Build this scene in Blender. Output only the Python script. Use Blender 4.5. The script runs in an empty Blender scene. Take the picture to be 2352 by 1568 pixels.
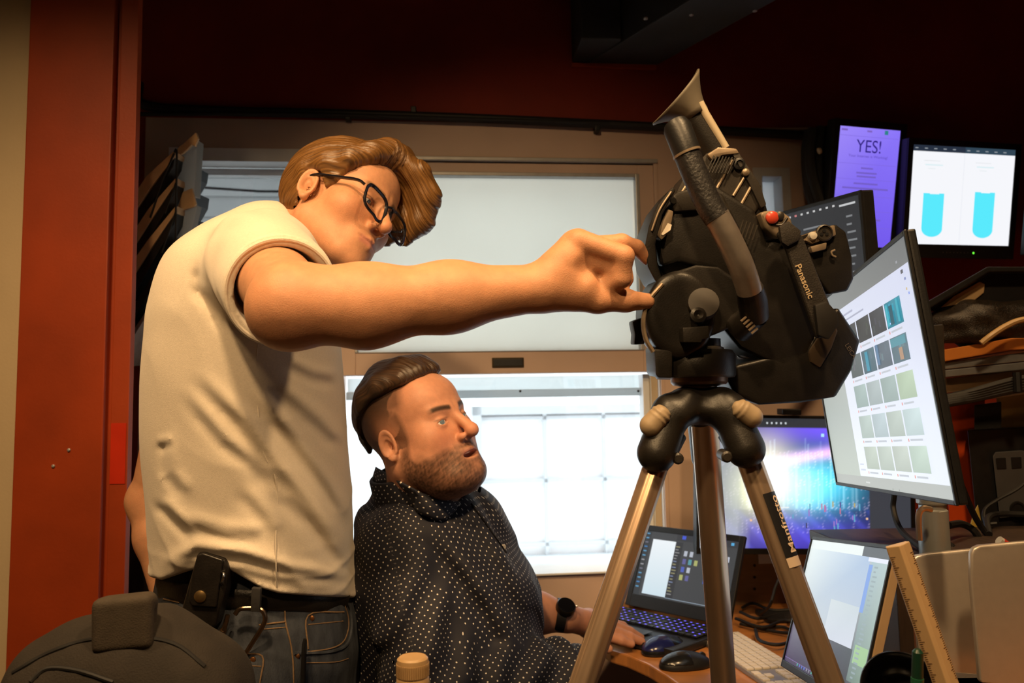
import bpy, bmesh, math, random
import numpy as np
from mathutils import Matrix, Vector
random.seed(7); rng = np.random.default_rng(7)
scene = bpy.context.scene
COL = scene.collection

# ------------------------------------------------------------------ camera
FPX, CX, CY = 1800.0, 1176.0, 784.0            # focal length / centre in pixels of a 2352 x 1568 frame
CAM = np.array([0.0, 0.0, 1.32])
PITCH, ROLL = math.radians(5.04), 0.018
_f = np.array([0.0, math.cos(PITCH), math.sin(PITCH)])
_r0 = np.array([1.0, 0.0, 0.0]); _u0 = np.cross(_r0, _f)
RIGHT = _r0*math.cos(ROLL) - _u0*math.sin(ROLL)
UP = _u0*math.cos(ROLL) + _r0*math.sin(ROLL)
FWD = _f
cam_data = bpy.data.cameras.new('camera')
cam_data.sensor_width = 23.5
cam_data.lens = FPX/2352*23.5
cam_data.clip_start = 0.02
cam_data.dof.use_dof = True
cam_data.dof.focus_distance = 1.18
cam_data.dof.aperture_fstop = 4.0
cam = bpy.data.objects.new('camera', cam_data); COL.objects.link(cam)
M = Matrix.Identity(4)
for i in range(3):
    M[i][0], M[i][1], M[i][2], M[i][3] = RIGHT[i], UP[i], -FWD[i], CAM[i]
cam.matrix_world = M
scene.camera = cam

# ------------------------------------------------------------------ view, world, lamps
vs = scene.view_settings
vs.view_transform = 'Standard'; vs.look = 'None'; vs.gamma = 1.0; vs.use_curve_mapping = False
vs.exposure = 0.0
world = bpy.data.worlds.new('overcast_sky'); scene.world = world
world.use_nodes = True
bg = world.node_tree.nodes['Background']
bg.inputs[0].default_value = (0.86, 0.95, 1.0, 1); bg.inputs[1].default_value = 3.2

def spot(name, loc, target, power, angle, blend, color, size):
    l = bpy.data.lights.new(name, 'SPOT'); l.energy = power; l.color = color
    l.spot_size = math.radians(angle); l.spot_blend = blend; l.shadow_soft_size = size
    o = bpy.data.objects.new(name, l); COL.objects.link(o)
    d = Vector(target) - Vector(loc)
    o.location = loc; o.rotation_euler = d.to_track_quat('-Z', 'Y').to_euler()
    return o
WARM = (1.0, 0.64, 0.31)
CAN_LIGHTS = [((-0.42, 0.30, 2.68), (-0.55, 1.10, 0.6), 92, 98), ((0.50, 0.30, 2.68), (0.6, 1.0, 0.6), 92, 98), ((1.25, 1.35, 2.68), (1.1, 1.65, 0.5), 50, 98), ((-1.05, 0.55, 2.68), (-1.0, 1.60, 0.7), 48, 92),  # desk-side and column spots are added to brighten those areas
              ((-0.35, -0.75, 2.68), (0.10, 2.30, 1.25), 120, 42)]
for loc, tgt, pw, ang in CAN_LIGHTS:
    spot('ceiling_spot', (loc[0], loc[1], loc[2]-0.03), tgt, pw, ang, 0.8, WARM, 0.06)
# ------------------------------------------------------------------ pixel -> place
def P(px, py, d):
    """point at depth d (metres along the view axis) seen at pixel px, py"""
    return CAM + RIGHT*((px-CX)/FPX*d) + UP*((CY-py)/FPX*d) + FWD*d
def CC(px, py, d):
    """same point in camera axes (right, up, forward)"""
    return np.array([(px-CX)/FPX*d, (CY-py)/FPX*d, d])
def C2W(a):
    a = np.asarray(a, float)
    return CAM + a[..., 0:1]*RIGHT + a[..., 1:2]*UP + a[..., 2:3]*FWD
def wcc_(w):
    d = np.asarray(w, float)-CAM; return np.array([d@RIGHT, d@UP, d@FWD])
def onz(px, py, z):
    """point where the pixel's ray meets the horizontal plane z"""
    d = RIGHT*((px-CX)/FPX) + UP*((CY-py)/FPX) + FWD
    return CAM + d*((z-CAM[2])/d[2])

# ------------------------------------------------------------------ materials
MATS = {}
def sock(n, name): return n.inputs[name]
def mat(name, color, rough=0.5, metal=0.0, var=0.0, vscale=20, bump=0.0, bscale=80, spec=0.5,
        emit=None, estr=0.0, trans=0.0, alpha=1.0, ior=1.45, attr=None, sss=0.0, stretch=None, color2=None, coat=0.0, sheen=0.0):
    if name in MATS: return MATS[name]
    m = bpy.data.materials.new(name); m.use_nodes = True
    nt = m.node_tree; b = nt.nodes['Principled BSDF']
    b.inputs['Roughness'].default_value = rough; b.inputs['Metallic'].default_value = metal
    b.inputs['Specular IOR Level'].default_value = spec; b.inputs['IOR'].default_value = ior
    b.inputs['Transmission Weight'].default_value = trans; b.inputs['Alpha'].default_value = alpha
    b.inputs['Coat Weight'].default_value = coat; b.inputs['Sheen Weight'].default_value = sheen
    if sss:
        b.inputs['Subsurface Weight'].default_value = sss
        b.inputs['Subsurface Radius'].default_value = (0.9, 0.35, 0.2)
        b.inputs['Subsurface Scale'].default_value = 0.006
    c4 = (*color, 1)
    b.inputs['Base Color'].default_value = c4
    tc = nt.nodes.new('ShaderNodeTexCoord'); src = tc.outputs['Object']
    if stretch:
        mp = nt.nodes.new('ShaderNodeMapping'); mp.inputs['Scale'].default_value = stretch
        nt.links.new(src, mp.inputs['Vector']); src = mp.outputs['Vector']
    colsock = None
    if attr:
        a = nt.nodes.new('ShaderNodeAttribute'); a.attribute_name = attr; colsock = a.outputs['Color']
    if var > 0 or color2:
        n = nt.nodes.new('ShaderNodeTexNoise'); n.inputs['Scale'].default_value = vscale
        n.inputs['Detail'].default_value = 5; nt.links.new(src, n.inputs['Vector'])
        mx = nt.nodes.new('ShaderNodeMix'); mx.data_type = 'RGBA'
        ramp = nt.nodes.new('ShaderNodeMapRange')
        ramp.inputs['From Min'].default_value = 0.3; ramp.inputs['From Max'].default_value = 0.7
        nt.links.new(n.outputs['Fac'], ramp.inputs['Value'])
        nt.links.new(ramp.outputs['Result'], mx.inputs['Factor'])
        if colsock is not None:
            hv = nt.nodes.new('ShaderNodeMix'); hv.data_type = 'RGBA'; hv.blend_type = 'MULTIPLY'
            hv.inputs['Factor'].default_value = 1.0
            mx.inputs[6].default_value = (1-var, 1-var, 1-var, 1); mx.inputs[7].default_value = (1, 1, 1, 1)
            nt.links.new(colsock, hv.inputs[6]); nt.links.new(mx.outputs[2], hv.inputs[7]); colsock = hv.outputs[2]
        else:
            c2 = color2 if color2 else tuple(max(0, c*(1-var)) for c in color)
            mx.inputs[6].default_value = (*c2, 1); mx.inputs[7].default_value = c4; colsock = mx.outputs[2]
    if colsock is not None: nt.links.new(colsock, b.inputs['Base Color'])
    if bump > 0:
        n2 = nt.nodes.new('ShaderNodeTexNoise'); n2.inputs['Scale'].default_value = bscale; n2.inputs['Detail'].default_value = 4
        nt.links.new(src, n2.inputs['Vector'])
        bp = nt.nodes.new('ShaderNodeBump'); bp.inputs['Strength'].default_value = bump; bp.inputs['Distance'].default_value = 0.002
        nt.links.new(n2.outputs['Fac'], bp.inputs['Height']); nt.links.new(bp.outputs['Normal'], b.inputs['Normal'])
    if emit is not None:
        b.inputs['Emission Color'].default_value = (*emit, 1); b.inputs['Emission Strength'].default_value = estr
    MATS[name] = m
    return m
def screen_mat(name, strength):
    """lit display: colour attribute drives the emission, glossy front"""
    if name in MATS: return MATS[name]
    m = bpy.data.materials.new(name); m.use_nodes = True; nt = m.node_tree; b = nt.nodes['Principled BSDF']
    a = nt.nodes.new('ShaderNodeAttribute'); a.attribute_name = 'col'
    nz = nt.nodes.new('ShaderNodeTexNoise'); nz.inputs['Scale'].default_value = 300
    nt.links.new(a.outputs['Color'], b.inputs['Emission Color'])
    b.inputs['Base Color'].default_value = (0.012, 0.012, 0.014, 1)
    b.inputs['Emission Strength'].default_value = strength; b.inputs['Roughness'].default_value = 0.35
    b.inputs['Specular IOR Level'].default_value = 0.3
    MATS[name] = m
    return m

# ------------------------------------------------------------------ mesh building
class MB:
    def __init__(s): s.v = []; s.f = []; s.c = []
    def add(s, verts, faces, col=None):
        o = len(s.v); s.v += [tuple(map(float, p)) for p in verts]
        s.f += [tuple(i+o for i in f) for f in faces]
        s.c += [col or (1, 1, 1)]*len(verts)
        return s
    def box8(s, c8, col=None):   # 4 bottom ring + 4 top ring
        return s.add(c8, [(3, 2, 1, 0), (4, 5, 6, 7), (0, 1, 5, 4), (1, 2, 6, 5), (2, 3, 7, 6), (3, 0, 4, 7)], col)
    def box(s, o, ax, ay, az, lx, ly, lz, col=None):
        """box centred at o with axes ax ay az and full lengths"""
        o = np.asarray(o, float); a = np.asarray(ax, float)*lx/2; b = np.asarray(ay, float)*ly/2; c = np.asarray(az, float)*lz/2
        return s.box8([o-a-b-c, o+a-b-c, o+a+b-c, o-a+b-c, o-a-b+c, o+a-b+c, o+a+b+c, o-a+b+c], col)
    def wbox(s, lo, hi, col=None):
        lo = np.asarray(lo, float); hi = np.asarray(hi, float)
        return s.box((lo+hi)/2, (1, 0, 0), (0, 1, 0), (0, 0, 1), *(hi-lo), col=col)
    def prism(s, pts, dirv, col=None):
        """closed outline pts extruded along vector dirv"""
        pts = [np.asarray(p, float) for p in pts]; n = len(pts); d = np.asarray(dirv, float)
        return s.add(pts+[p+d for p in pts], [tuple(range(n))[::-1], tuple(range(n, 2*n))]+[(i, (i+1) % n, n+(i+1) % n, n+i) for i in range(n)], col)
    def tube(s, pts, r, n=12, cap=True, col=None, flat=1.0):
        pts = [np.asarray(p, float) for p in pts]; m = len(pts)
        rs = r if hasattr(r, '__len__') else [r]*m
        base = len(s.v); ref = None; vs = []; fs = []
        for i, p in enumerate(pts):
            t = pts[min(i+1, m-1)]-pts[max(i-1, 0)]; t = t/(np.linalg.norm(t)+1e-12)
            if ref is None:
                ref = np.array([0, 0, 1.0]) if abs(t[2]) < .9 else np.array([1.0, 0, 0])
            a = ref-t*(ref@t); a /= np.linalg.norm(a); b = np.cross(t, a); ref = a
            for k in range(n):
                w = 2*math.pi*k/n
                vs.append(p+(a*math.cos(w)+b*math.sin(w)*flat)*rs[i])
        for i in range(m-1):
            for k in range(n):
                k2 = (k+1) % n
                fs.append((i*n+k, i*n+k2, (i+1)*n+k2, (i+1)*n+k))
        if cap: fs.append(tuple(range(n))[::-1]); fs.append(tuple((m-1)*n+k for k in range(n)))
        return s.add(vs, fs, col)
    def lathe(s, o, axis, prof, n=24, cap=True, col=None):
        """profile [(radius, height)] turned round axis from o"""
        o = np.asarray(o, float); t = np.asarray(axis, float); t /= np.linalg.norm(t)
        ref = np.array([0, 0, 1.0]) if abs(t[2]) < .9 else np.array([1.0, 0, 0])
        a = ref-t*(ref@t); a /= np.linalg.norm(a); b = np.cross(t, a); vs = []; fs = []; m = len(prof)
        for r, h in prof:
            for k in range(n):
                w = 2*math.pi*k/n; vs.append(o+t*h+(a*math.cos(w)+b*math.sin(w))*r)
        for i in range(m-1):
            for k in range(n):
                k2 = (k+1) % n; fs.append((i*n+k, i*n+k2, (i+1)*n+k2, (i+1)*n+k))
        if cap: fs.append(tuple(range(n))[::-1]); fs.append(tuple((m-1)*n+k for k in range(n)))
        return s.add(vs, fs, col)
    def grid(s, fn, nu, nv, colfn=None):
        o = len(s.v)
        for j in range(nv+1):
            for i in range(nu+1):
                s.v.append(tuple(map(float, fn(i/nu, j/nv)))); s.c.append(colfn(i/nu, j/nv) if colfn else (1, 1, 1))
        for j in range(nv):
            for i in range(nu):
                a = o+j*(nu+1)+i; s.f.append((a, a+1, a+nu+2, a+nu+1))
        return s
    def build(s, name, m, parent=None, smooth=False, bevel=0.0, seg=2, subsurf=0, recalc=True, angle=35):
        me = bpy.data.meshes.new(name); me.from_pydata(s.v, [], s.f)
        if any(c != (1, 1, 1) for c in s.c):
            at = me.color_attributes.new('col', 'FLOAT_COLOR', 'POINT')
            at.data.foreach_set('color', np.concatenate([np.array(s.c, np.float32), np.ones((len(s.c), 1), np.float32)], 1).ravel())
        if recalc or bevel:
            bm = bmesh.new(); bm.from_mesh(me)
            if recalc: bmesh.ops.recalc_face_normals(bm, faces=bm.faces)
            if bevel:
                ed = [e for e in bm.edges if len(e.link_faces) == 2 and e.calc_face_angle(0) > 0.5]
                bmesh.ops.bevel(bm, geom=ed, offset=bevel, segments=seg, affect='EDGES', clamp_overlap=True, profile=0.6)
            bm.to_mesh(me); bm.free()
        return link(name, me, m, parent, smooth, angle, subsurf)
def link(name, me, m, parent=None, smooth=False, angle=35, subsurf=0):
    o = bpy.data.objects.new(name, me); COL.objects.link(o)
    if m is not None: me.materials.append(m)
    if smooth:
        me.polygons.foreach_set('use_smooth', [True]*len(me.polygons))
        if angle < 180:
            try: me.set_sharp_from_angle(angle=math.radians(angle))
            except Exception: pass
    if subsurf:
        sm = o.modifiers.new('subsurf', 'SUBSURF'); sm.levels = subsurf; sm.render_levels = subsurf
    if parent is not None: adopt(o, parent)
    return o
def adopt(o, parent):
    o.parent = parent
    o.matrix_parent_inverse = (Matrix.Translation(parent_loc(parent))).inverted()
def parent_loc(p):
    v = Vector(p.location)
    q = p.parent
    if q is not None: v = Vector((0, 0, 0)) if p.type == 'MESH' else v
    return v
def thing(name, label, cat, loc, group=None):
    o = bpy.data.objects.new(name, None); COL.objects.link(o)
    o.location = tuple(map(float, loc)); o.empty_display_size = 0.05
    o['label'] = label; o['category'] = cat
    if group: o['group'] = group
    return o
def tag(o, label, cat, group=None):
    o['label'] = label; o['category'] = cat
    if group: o['group'] = group
    return o
def struct(o, label=None):
    o['kind'] = 'structure'
    if label: o['label'] = label
    return o
def smoothpath(pts, n=8):
    """Catmull-Rom through pts"""
    pts = [np.asarray(p, float) for p in pts]; q = [2*pts[0]-pts[1]]+pts+[2*pts[-1]-pts[-2]]; out = []
    for i in range(1, len(q)-2):
        for k in range(n):
            t = k/n
            out.append(.5*((2*q[i])+(-q[i-1]+q[i+1])*t+(2*q[i-1]-5*q[i]+4*q[i+1]-q[i+2])*t*t+(-q[i-1]+3*q[i]-3*q[i+1]+q[i+2])*t**3))
    out.append(pts[-1]); return out
def slab(name, poly, d0, d1, m, parent, bevel=0.002, seg=2, smooth=True):
    """outline given in pixels at depth d0, a solid reaching back to depth d1"""
    pts = [P(x, y, d0) for x, y in poly]
    return MB().prism(pts, FWD*(d1-d0)).build(name, m, parent, smooth=smooth, bevel=bevel, seg=seg)
FONT = None
def text_mesh(name, txt, origin, ax, ay, height, m, parent, depth=0.0002, align='LEFT', width=None, bold=0.0):
    """flat lettering: origin is the baseline start, ax reading direction, ay up"""
    cu = bpy.data.curves.new(name, 'FONT'); cu.body = txt; cu.size = 1.0; cu.extrude = 0.0; cu.align_x = align; cu.offset = bold
    ob = bpy.data.objects.new(name+'_tmp', cu); COL.objects.link(ob)
    dg = bpy.context.evaluated_depsgraph_get(); dg.update()
    me = bpy.data.meshes.new_from_object(ob.evaluated_get(dg))
    bpy.data.objects.remove(ob); bpy.data.curves.remove(cu)
    n = len(me.vertices); co = np.empty(n*3, np.float32); me.vertices.foreach_get('co', co); co = co.reshape(-1, 3)
    k = height/0.70
    kx = k if width is None else width/max(1e-6, np.ptp(co[:, 0]))
    ax = np.asarray(ax, float); ay = np.asarray(ay, float); az = np.cross(ax, ay)
    w = np.asarray(origin, float)+co[:, :1]*kx*ax+co[:, 1:2]*k*ay+az*depth
    me.vertices.foreach_set('co', w.astype(np.float32).ravel()); me.update()
    return link(name, me, m, parent)

# ------------------------------------------------------------------ implicit surfaces -> mesh
def ln(a): return np.sqrt((a*a).sum(-1))
def rc(p, a, b, ra, rb):
    a = np.asarray(a, np.float32); b = np.asarray(b, np.float32); ba = b-a
    pa = p-a; t = np.clip((pa@ba)/(ba@ba+1e-12), 0, 1)
    return ln(pa-t[:, None]*ba)-(ra+(rb-ra)*t)
def ell(p, c, r, ax=None):
    q = p-np.asarray(c, np.float32)
    if ax is not None: q = q@np.asarray(ax, np.float32).T
    r = np.asarray(r, np.float32); k0 = ln(q/r); k1 = ln(q/(r*r))+1e-9
    return k0*(k0-1)/k1
def sph(p, c, r): return ln(p-np.asarray(c, np.float32))-r
def smin(a, b, k):
    h = np.clip(.5+.5*(b-a)/k, 0, 1)
    return b+(a-b)*h-k*h*(1-h)
def smax(a, b, k): return -smin(-a, -b, k)
def chain(p, pts, rs, k=.012):
    d = None
    for i in range(len(pts)-1):
        e = rc(p, pts[i], pts[i+1], rs[i], rs[i+1]); d = e if d is None else smin(d, e, k)
    return d
def bx(p, c, h, r, ax=None):
    q = p-np.asarray(c, np.float32)
    if ax is not None: q = q@np.asarray(ax, np.float32).T
    q = np.abs(q)-np.asarray(h, np.float32)+r
    return ln(np.maximum(q, 0))+np.minimum(q.max(-1), 0)-r
_NK = {}
def vnoise(p, seed=0):
    """cheap smooth noise, about -1..1 (warped sines, feature size about one unit)"""
    if seed not in _NK:
        r = np.random.default_rng(1000+seed); k = r.normal(size=(6, 3)); k /= np.linalg.norm(k, axis=1)[:, None]
        _NK[seed] = ((k*r.uniform(2.0, 4.2, 6)[:, None]).astype(np.float32), r.uniform(0, 6.28, 6).astype(np.float32))
    k, ph = _NK[seed]
    a = p@k.T+ph; w = np.sin(a[:, :3]); v = np.sin(a[:, 3:]+1.3*w)
    return ((v.sum(1)+.5*w.sum(1))*.36).astype(np.float32)
def local(p, fn, c, r):
    """evaluate fn only inside a ball, a safe positive distance elsewhere"""
    d = ln(p-np.asarray(c, np.float32)); out = np.maximum(d-r, 0)+.03; i = d < r
    if i.any(): out[i] = fn(p[i])
    return out.astype(np.float32)
def isosurface(fn, lo, hi, h, lip=1.35):
    """surface nets over sparse 8-cell blocks; returns verts, quads"""
    lo = np.asarray(lo, np.float32); hi = np.asarray(hi, np.float32); B = 8
    nb = np.ceil((hi-lo)/(h*B)).astype(int)
    g = np.stack(np.meshgrid(*[np.arange(n) for n in nb], indexing='ij'), -1).reshape(-1, 3)
    ctr = lo+(g+.5)*B*h
    act = np.zeros(len(g), bool)
    for s in range(0, len(g), 400000):
        act[s:s+400000] = np.abs(fn(ctr[s:s+400000].astype(np.float32))) < .87*B*h*lip
    g = g[act]
    l9 = np.stack(np.meshgrid(*[np.arange(B+1)]*3, indexing='ij'), -1).reshape(-1, 3)
    NY, NZ = np.int64(nb[1]*B+2), np.int64(nb[2]*B+2)
    def key(c): return (c[:, 0].astype(np.int64)*NY+c[:, 1])*NZ+c[:, 2]
    VK, VP, QE = [], [], []
    step = 1500
    corners = np.array([(x, y, z) for x in (0, 1) for y in (0, 1) for z in (0, 1)])
    for s in range(0, len(g), step):
        gb = g[s:s+step]; n = len(gb)
        base = gb*B
        pts = lo+((base[:, None, :]+l9[None]).reshape(-1, 3))*h
        val = fn(pts.astype(np.float32)).reshape(n, B+1, B+1, B+1).astype(np.float32)
        neg = val < 0
        cnt = sum(neg[:, c[0]:c[0]+B, c[1]:c[1]+B, c[2]:c[2]+B].astype(np.int8) for c in corners)
        cell = np.argwhere((cnt > 0) & (cnt < 8))
        if len(cell) == 0: continue
        acc = np.zeros((len(cell), 3), np.float32); ct = np.zeros(len(cell), np.float32)
        def at(c): return val[cell[:, 0], cell[:, 1]+c[0], cell[:, 2]+c[1], cell[:, 3]+c[2]]
        V = {tuple(c): at(c) for c in corners}
        for c in corners:
            for ax_ in range(3):
                if c[ax_] == 0:
                    c2 = c.copy(); c2[ax_] = 1
                    a, b = V[tuple(c)], V[tuple(c2)]
                    m = (a < 0) != (b < 0)
                    t = np.where(m, a/np.where(m, a-b, 1), 0)
                    q = np.tile(c.astype(np.float32), (len(cell), 1)); q[:, ax_] += t
                    acc += q*m[:, None]; ct += m
        pos = acc/ct[:, None]
        gc = base[cell[:, 0]]+cell[:, 1:]
        VK.append(key(gc)); VP.append(lo+(gc+pos)*h)
        for ax_ in range(3):
            sl0 = [slice(None)]+[slice(0, B)]*3; sl1 = list(sl0); sl1[1+ax_] = slice(1, B+1)
            a = neg[tuple(sl0)]; b = neg[tuple(sl1)]
            e = np.argwhere(a != b)
            if len(e) == 0: continue
            fl = a[tuple(e.T)]
            ge = base[e[:, 0]]+e[:, 1:]
            o1 = np.zeros(3, int); o1[(ax_+1) % 3] = 1; o2 = np.zeros(3, int); o2[(ax_+2) % 3] = 1
            q = np.stack([key(ge-o1-o2), key(ge-o2), key(ge), key(ge-o1)], 1)
            q[~fl] = q[~fl][:, ::-1]
            ok = (ge[:, (ax_+1) % 3] > 0) & (ge[:, (ax_+2) % 3] > 0)
            QE.append(q[ok])
    VK = np.concatenate(VK); VP = np.concatenate(VP); Q = np.concatenate(QE)
    od = np.argsort(VK); VK = VK[od]; VP = VP[od]
    ix = np.searchsorted(VK, Q.ravel()); ix = np.clip(ix, 0, len(VK)-1)
    ok = (VK[ix] == Q.ravel()).reshape(-1, 4).all(1)
    return VP, ix.reshape(-1, 4)[ok]
def relax(v, q, it=2, lam=.5):
    """light Laplacian smoothing"""
    n = len(v); e = np.concatenate([q[:, [0, 1]], q[:, [1, 2]], q[:, [2, 3]], q[:, [3, 0]]])
    e = np.concatenate([e, e[:, ::-1]])
    cnt = np.maximum(np.bincount(e[:, 0], minlength=n), 1)[:, None]
    v = v.astype(np.float64)
    for _ in range(it):
        s = np.stack([np.bincount(e[:, 0], weights=v[e[:, 1], k], minlength=n) for k in range(3)], 1)/cnt
        v = v+(s-v)*lam
    return v
def sdf_mesh(name, fn, lo, hi, h, m, parent=None, colfn=None, uvfn=None, smooth_it=2, cam_space=True):
    v, q = isosurface(fn, lo, hi, h)
    v = relax(v, q, smooth_it)
    me = bpy.data.meshes.new(name)
    w = C2W(v) if cam_space else v
    if cam_space: q = q[:, ::-1]
    me.vertices.add(len(w)); me.vertices.foreach_set('co', w.astype(np.float32).ravel())
    me.loops.add(q.size); me.loops.foreach_set('vertex_index', q.astype(np.int32).ravel())
    me.polygons.add(len(q)); me.polygons.foreach_set('loop_start', np.arange(0, q.size, 4, dtype=np.int32))
    me.polygons.foreach_set('loop_total', np.full(len(q), 4, np.int32))
    me.update(calc_edges=True); me.validate()
    if colfn is not None:
        c = colfn(v.astype(np.float32)); at = me.color_attributes.new('col', 'FLOAT_COLOR', 'POINT')
        at.data.foreach_set('color', np.concatenate([c, np.ones((len(c), 1))], 1).astype(np.float32).ravel())
    if uvfn is not None:
        c = uvfn(v.astype(np.float32)); at = me.attributes.new('flow', 'FLOAT_VECTOR', 'POINT')
        at.data.foreach_set('vector', c.astype(np.float32).ravel())
    return link(name, me, m, parent, smooth=True, angle=180)
# ------------------------------------------------------------------ the room
WALLY, WPSI = 2.309, math.atan(0.097)
WS = np.array([math.cos(WPSI), math.sin(WPSI), 0.0]); WN = np.array([math.sin(WPSI), -math.cos(WPSI), 0.0])
W0 = np.array([0, WALLY, 0.0]); ZUP = np.array([0, 0, 1.0])
def wst(px, py, off=0.0):
    """pixel -> (along, height) on the window wall, off metres in front of it"""
    d = RIGHT*((px-CX)/FPX)+UP*((CY-py)/FPX)+FWD
    o = W0+WN*off; t = ((o-CAM)@WN)/(d@WN); q = CAM+d*t-o
    return q@WS, q[2]
def wpt(s, z, off=0.0): return W0+WN*off+WS*s+ZUP*z
def wb(mb, s0, s1, z0, z1, o0, o1, col=None):
    a, b = wpt(s0, z0, o0), wpt(s1, z1, o1)
    c = wpt((s0+s1)/2, (z0+z1)/2, (o0+o1)/2)
    return mb.box(c, WS, WN, ZUP, abs(s1-s0), abs(o1-o0), abs(z1-z0), col)
def wrect(px0, py0, px1, py1, off=0.0):
    s0, za = wst(px0, (py0+py1)/2, off); s1, zb = wst(px1, (py0+py1)/2, off)
    z1 = wst((px0+px1)/2, py0, off)[1]; z0 = wst((px0+px1)/2, py1, off)[1]
    return s0, s1, z0, z1

red = mat('red_paint', (0.36, 0.046, 0.006), 0.55, var=0.25, vscale=6, bump=0.15, bscale=120)
redwall = mat('red_wall_paint', (0.26, 0.022, 0.005), 0.7, var=0.3, vscale=4, bump=0.2, bscale=90)
tan = mat('tan_paint', (0.55, 0.40, 0.32), 0.5, var=0.12, vscale=5, bump=0.12, bscale=140)
tanwall = mat('cream_wall_paint', (0.55, 0.43, 0.27), 0.7, var=0.1, vscale=5, bump=0.15, bscale=150)
dark = mat('dark_ceiling_paint', (0.03, 0.022, 0.02), 0.85, var=0.3, vscale=5)
white = mat('white_window_paint', (0.80, 0.82, 0.84), 0.45, var=0.08, vscale=15)
grey_alu = mat('grey_aluminium_trim', (0.42, 0.42, 0.42), 0.4, 0.3, var=0.2, vscale=30)
black = mat('black_plastic', (0.012, 0.012, 0.013), 0.42, var=0.3, vscale=60, bump=0.1, bscale=400)
blackrub = mat('black_rubber', (0.011, 0.010, 0.010), 0.6, var=0.3, vscale=50)
camblk = mat('camera_black', (.014, .012, .010), .40, var=.35, vscale=45, bump=.12, bscale=500)
camgrey = mat('camera_dark_grey', (.035, .030, .025), .40, var=.3, vscale=60, bump=.1, bscale=500)
camtan = mat('brassy_tan_and_highlight', (.30, .23, .16), .38, .35, var=.3, vscale=60)  # tan trim; also paints warm light on the black camera's edges and tops
alu = mat('anodised_aluminium', (.66, .48, .34), .30, .78, var=.12, vscale=40, stretch=(1, 1, .05))
alu2 = mat('pan_bar_metal', (.42, .37, .33), .38, .7, var=.2, vscale=60)
tanknob = mat('tan_knob_rubber', (.36, .27, .17), .5, var=.15, vscale=60)
clear = mat('clear_glass', (1, 1, 1), 0.0, trans=1.0, ior=1.01, spec=0.3)
def thin_glass(name, tint, gloss):
    """thin flat pane: mostly see-through with a mirror-like share"""
    if name in MATS: return MATS[name]
    m = bpy.data.materials.new(name); m.use_nodes = True; nt = m.node_tree; nt.nodes.clear()
    o = nt.nodes.new('ShaderNodeOutputMaterial'); t = nt.nodes.new('ShaderNodeBsdfTransparent'); g = nt.nodes.new('ShaderNodeBsdfGlossy')
    x = nt.nodes.new('ShaderNodeMixShader'); nz = nt.nodes.new('ShaderNodeTexNoise'); nz.inputs['Scale'].default_value = 3
    mr = nt.nodes.new('ShaderNodeMapRange'); mr.inputs['To Min'].default_value = gloss*.8; mr.inputs['To Max'].default_value = gloss*1.2
    t.inputs[0].default_value = (*tint, 1); g.inputs[0].default_value = (1, 1, 1, 1); g.inputs['Roughness'].default_value = 0.02
    nt.links.new(nz.outputs['Fac'], mr.inputs['Value']); nt.links.new(mr.outputs['Result'], x.inputs[0])
    nt.links.new(t.outputs[0], x.inputs[1]); nt.links.new(g.outputs[0], x.inputs[2]); nt.links.new(x.outputs[0], o.inputs[0])
    MATS[name] = m; return m
def frosted(name, col, gloss):
    if name in MATS: return MATS[name]
    m = bpy.data.materials.new(name); m.use_nodes = True; nt = m.node_tree; nt.nodes.clear()
    o = nt.nodes.new('ShaderNodeOutputMaterial'); t = nt.nodes.new('ShaderNodeBsdfTranslucent'); d = nt.nodes.new('ShaderNodeBsdfDiffuse')
    g = nt.nodes.new('ShaderNodeBsdfGlossy'); x = nt.nodes.new('ShaderNodeMixShader'); y = nt.nodes.new('ShaderNodeMixShader')
    nz = nt.nodes.new('ShaderNodeTexNoise'); nz.inputs['Scale'].default_value = 2.0
    mx = nt.nodes.new('ShaderNodeMix'); mx.data_type = 'RGBA'
    mx.inputs[6].default_value = (*[c*.9 for c in col], 1); mx.inputs[7].default_value = (*col, 1)
    nt.links.new(nz.outputs['Fac'], mx.inputs['Factor']); nt.links.new(mx.outputs[2], t.inputs[0])
    d.inputs[0].default_value = (.6, .62, .6, 1); g.inputs['Roughness'].default_value = 0.03; g.inputs[0].default_value = (1, 1, 1, 1)
    x.inputs[0].default_value = 0.25; y.inputs[0].default_value = gloss
    nt.links.new(t.outputs[0], x.inputs[1]); nt.links.new(d.outputs[0], x.inputs[2])
    nt.links.new(x.outputs[0], y.inputs[1]); nt.links.new(g.outputs[0], y.inputs[2]); nt.links.new(y.outputs[0], o.inputs[0])
    MATS[name] = m; return m
glass = thin_glass('window_glass', (.96, .98, .98), .05)
frost = frosted('frosted_glass', (.86, .85, .79), .06)

# openings on the window wall: (s0, s1, z0, z1)
OPEN1 = wrect(782, 372, 1516, 1320)
OPEN2 = wrect(1742, 392, 1812, 640)
OPEN3 = wrect(392, 350, 735, 800)
s_l, s_r = wst(300, 800)[0]-0.9, wst(2352, 700)[0]+1.0
z_split = wst(1150, 283)[1]
s_tanl, s_tanr = wst(327, 600)[0], wst(1885, 450)[0]
def wall_with_holes(name, m, s0, s1, z0, z1, holes, o0, o1):
    ss = sorted({s0, s1, *[v for h in holes for v in h[:2] if s0 < v < s1]}); zs = sorted({z0, z1, *[v for h in holes for v in h[2:] if z0 < v < z1]})
    mb = MB()
    for i in range(len(ss)-1):
        for j in range(len(zs)-1):
            cs, cz = (ss[i]+ss[i+1])/2, (zs[j]+zs[j+1])/2
            if any(h[0] < cs < h[1] and h[2] < cz < h[3] for h in holes): continue
            wb(mb, ss[i], ss[i+1], zs[j], zs[j+1], o0, o1)
    return struct(mb.build(name, m))
HO = [OPEN1, OPEN2, OPEN3]
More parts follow.
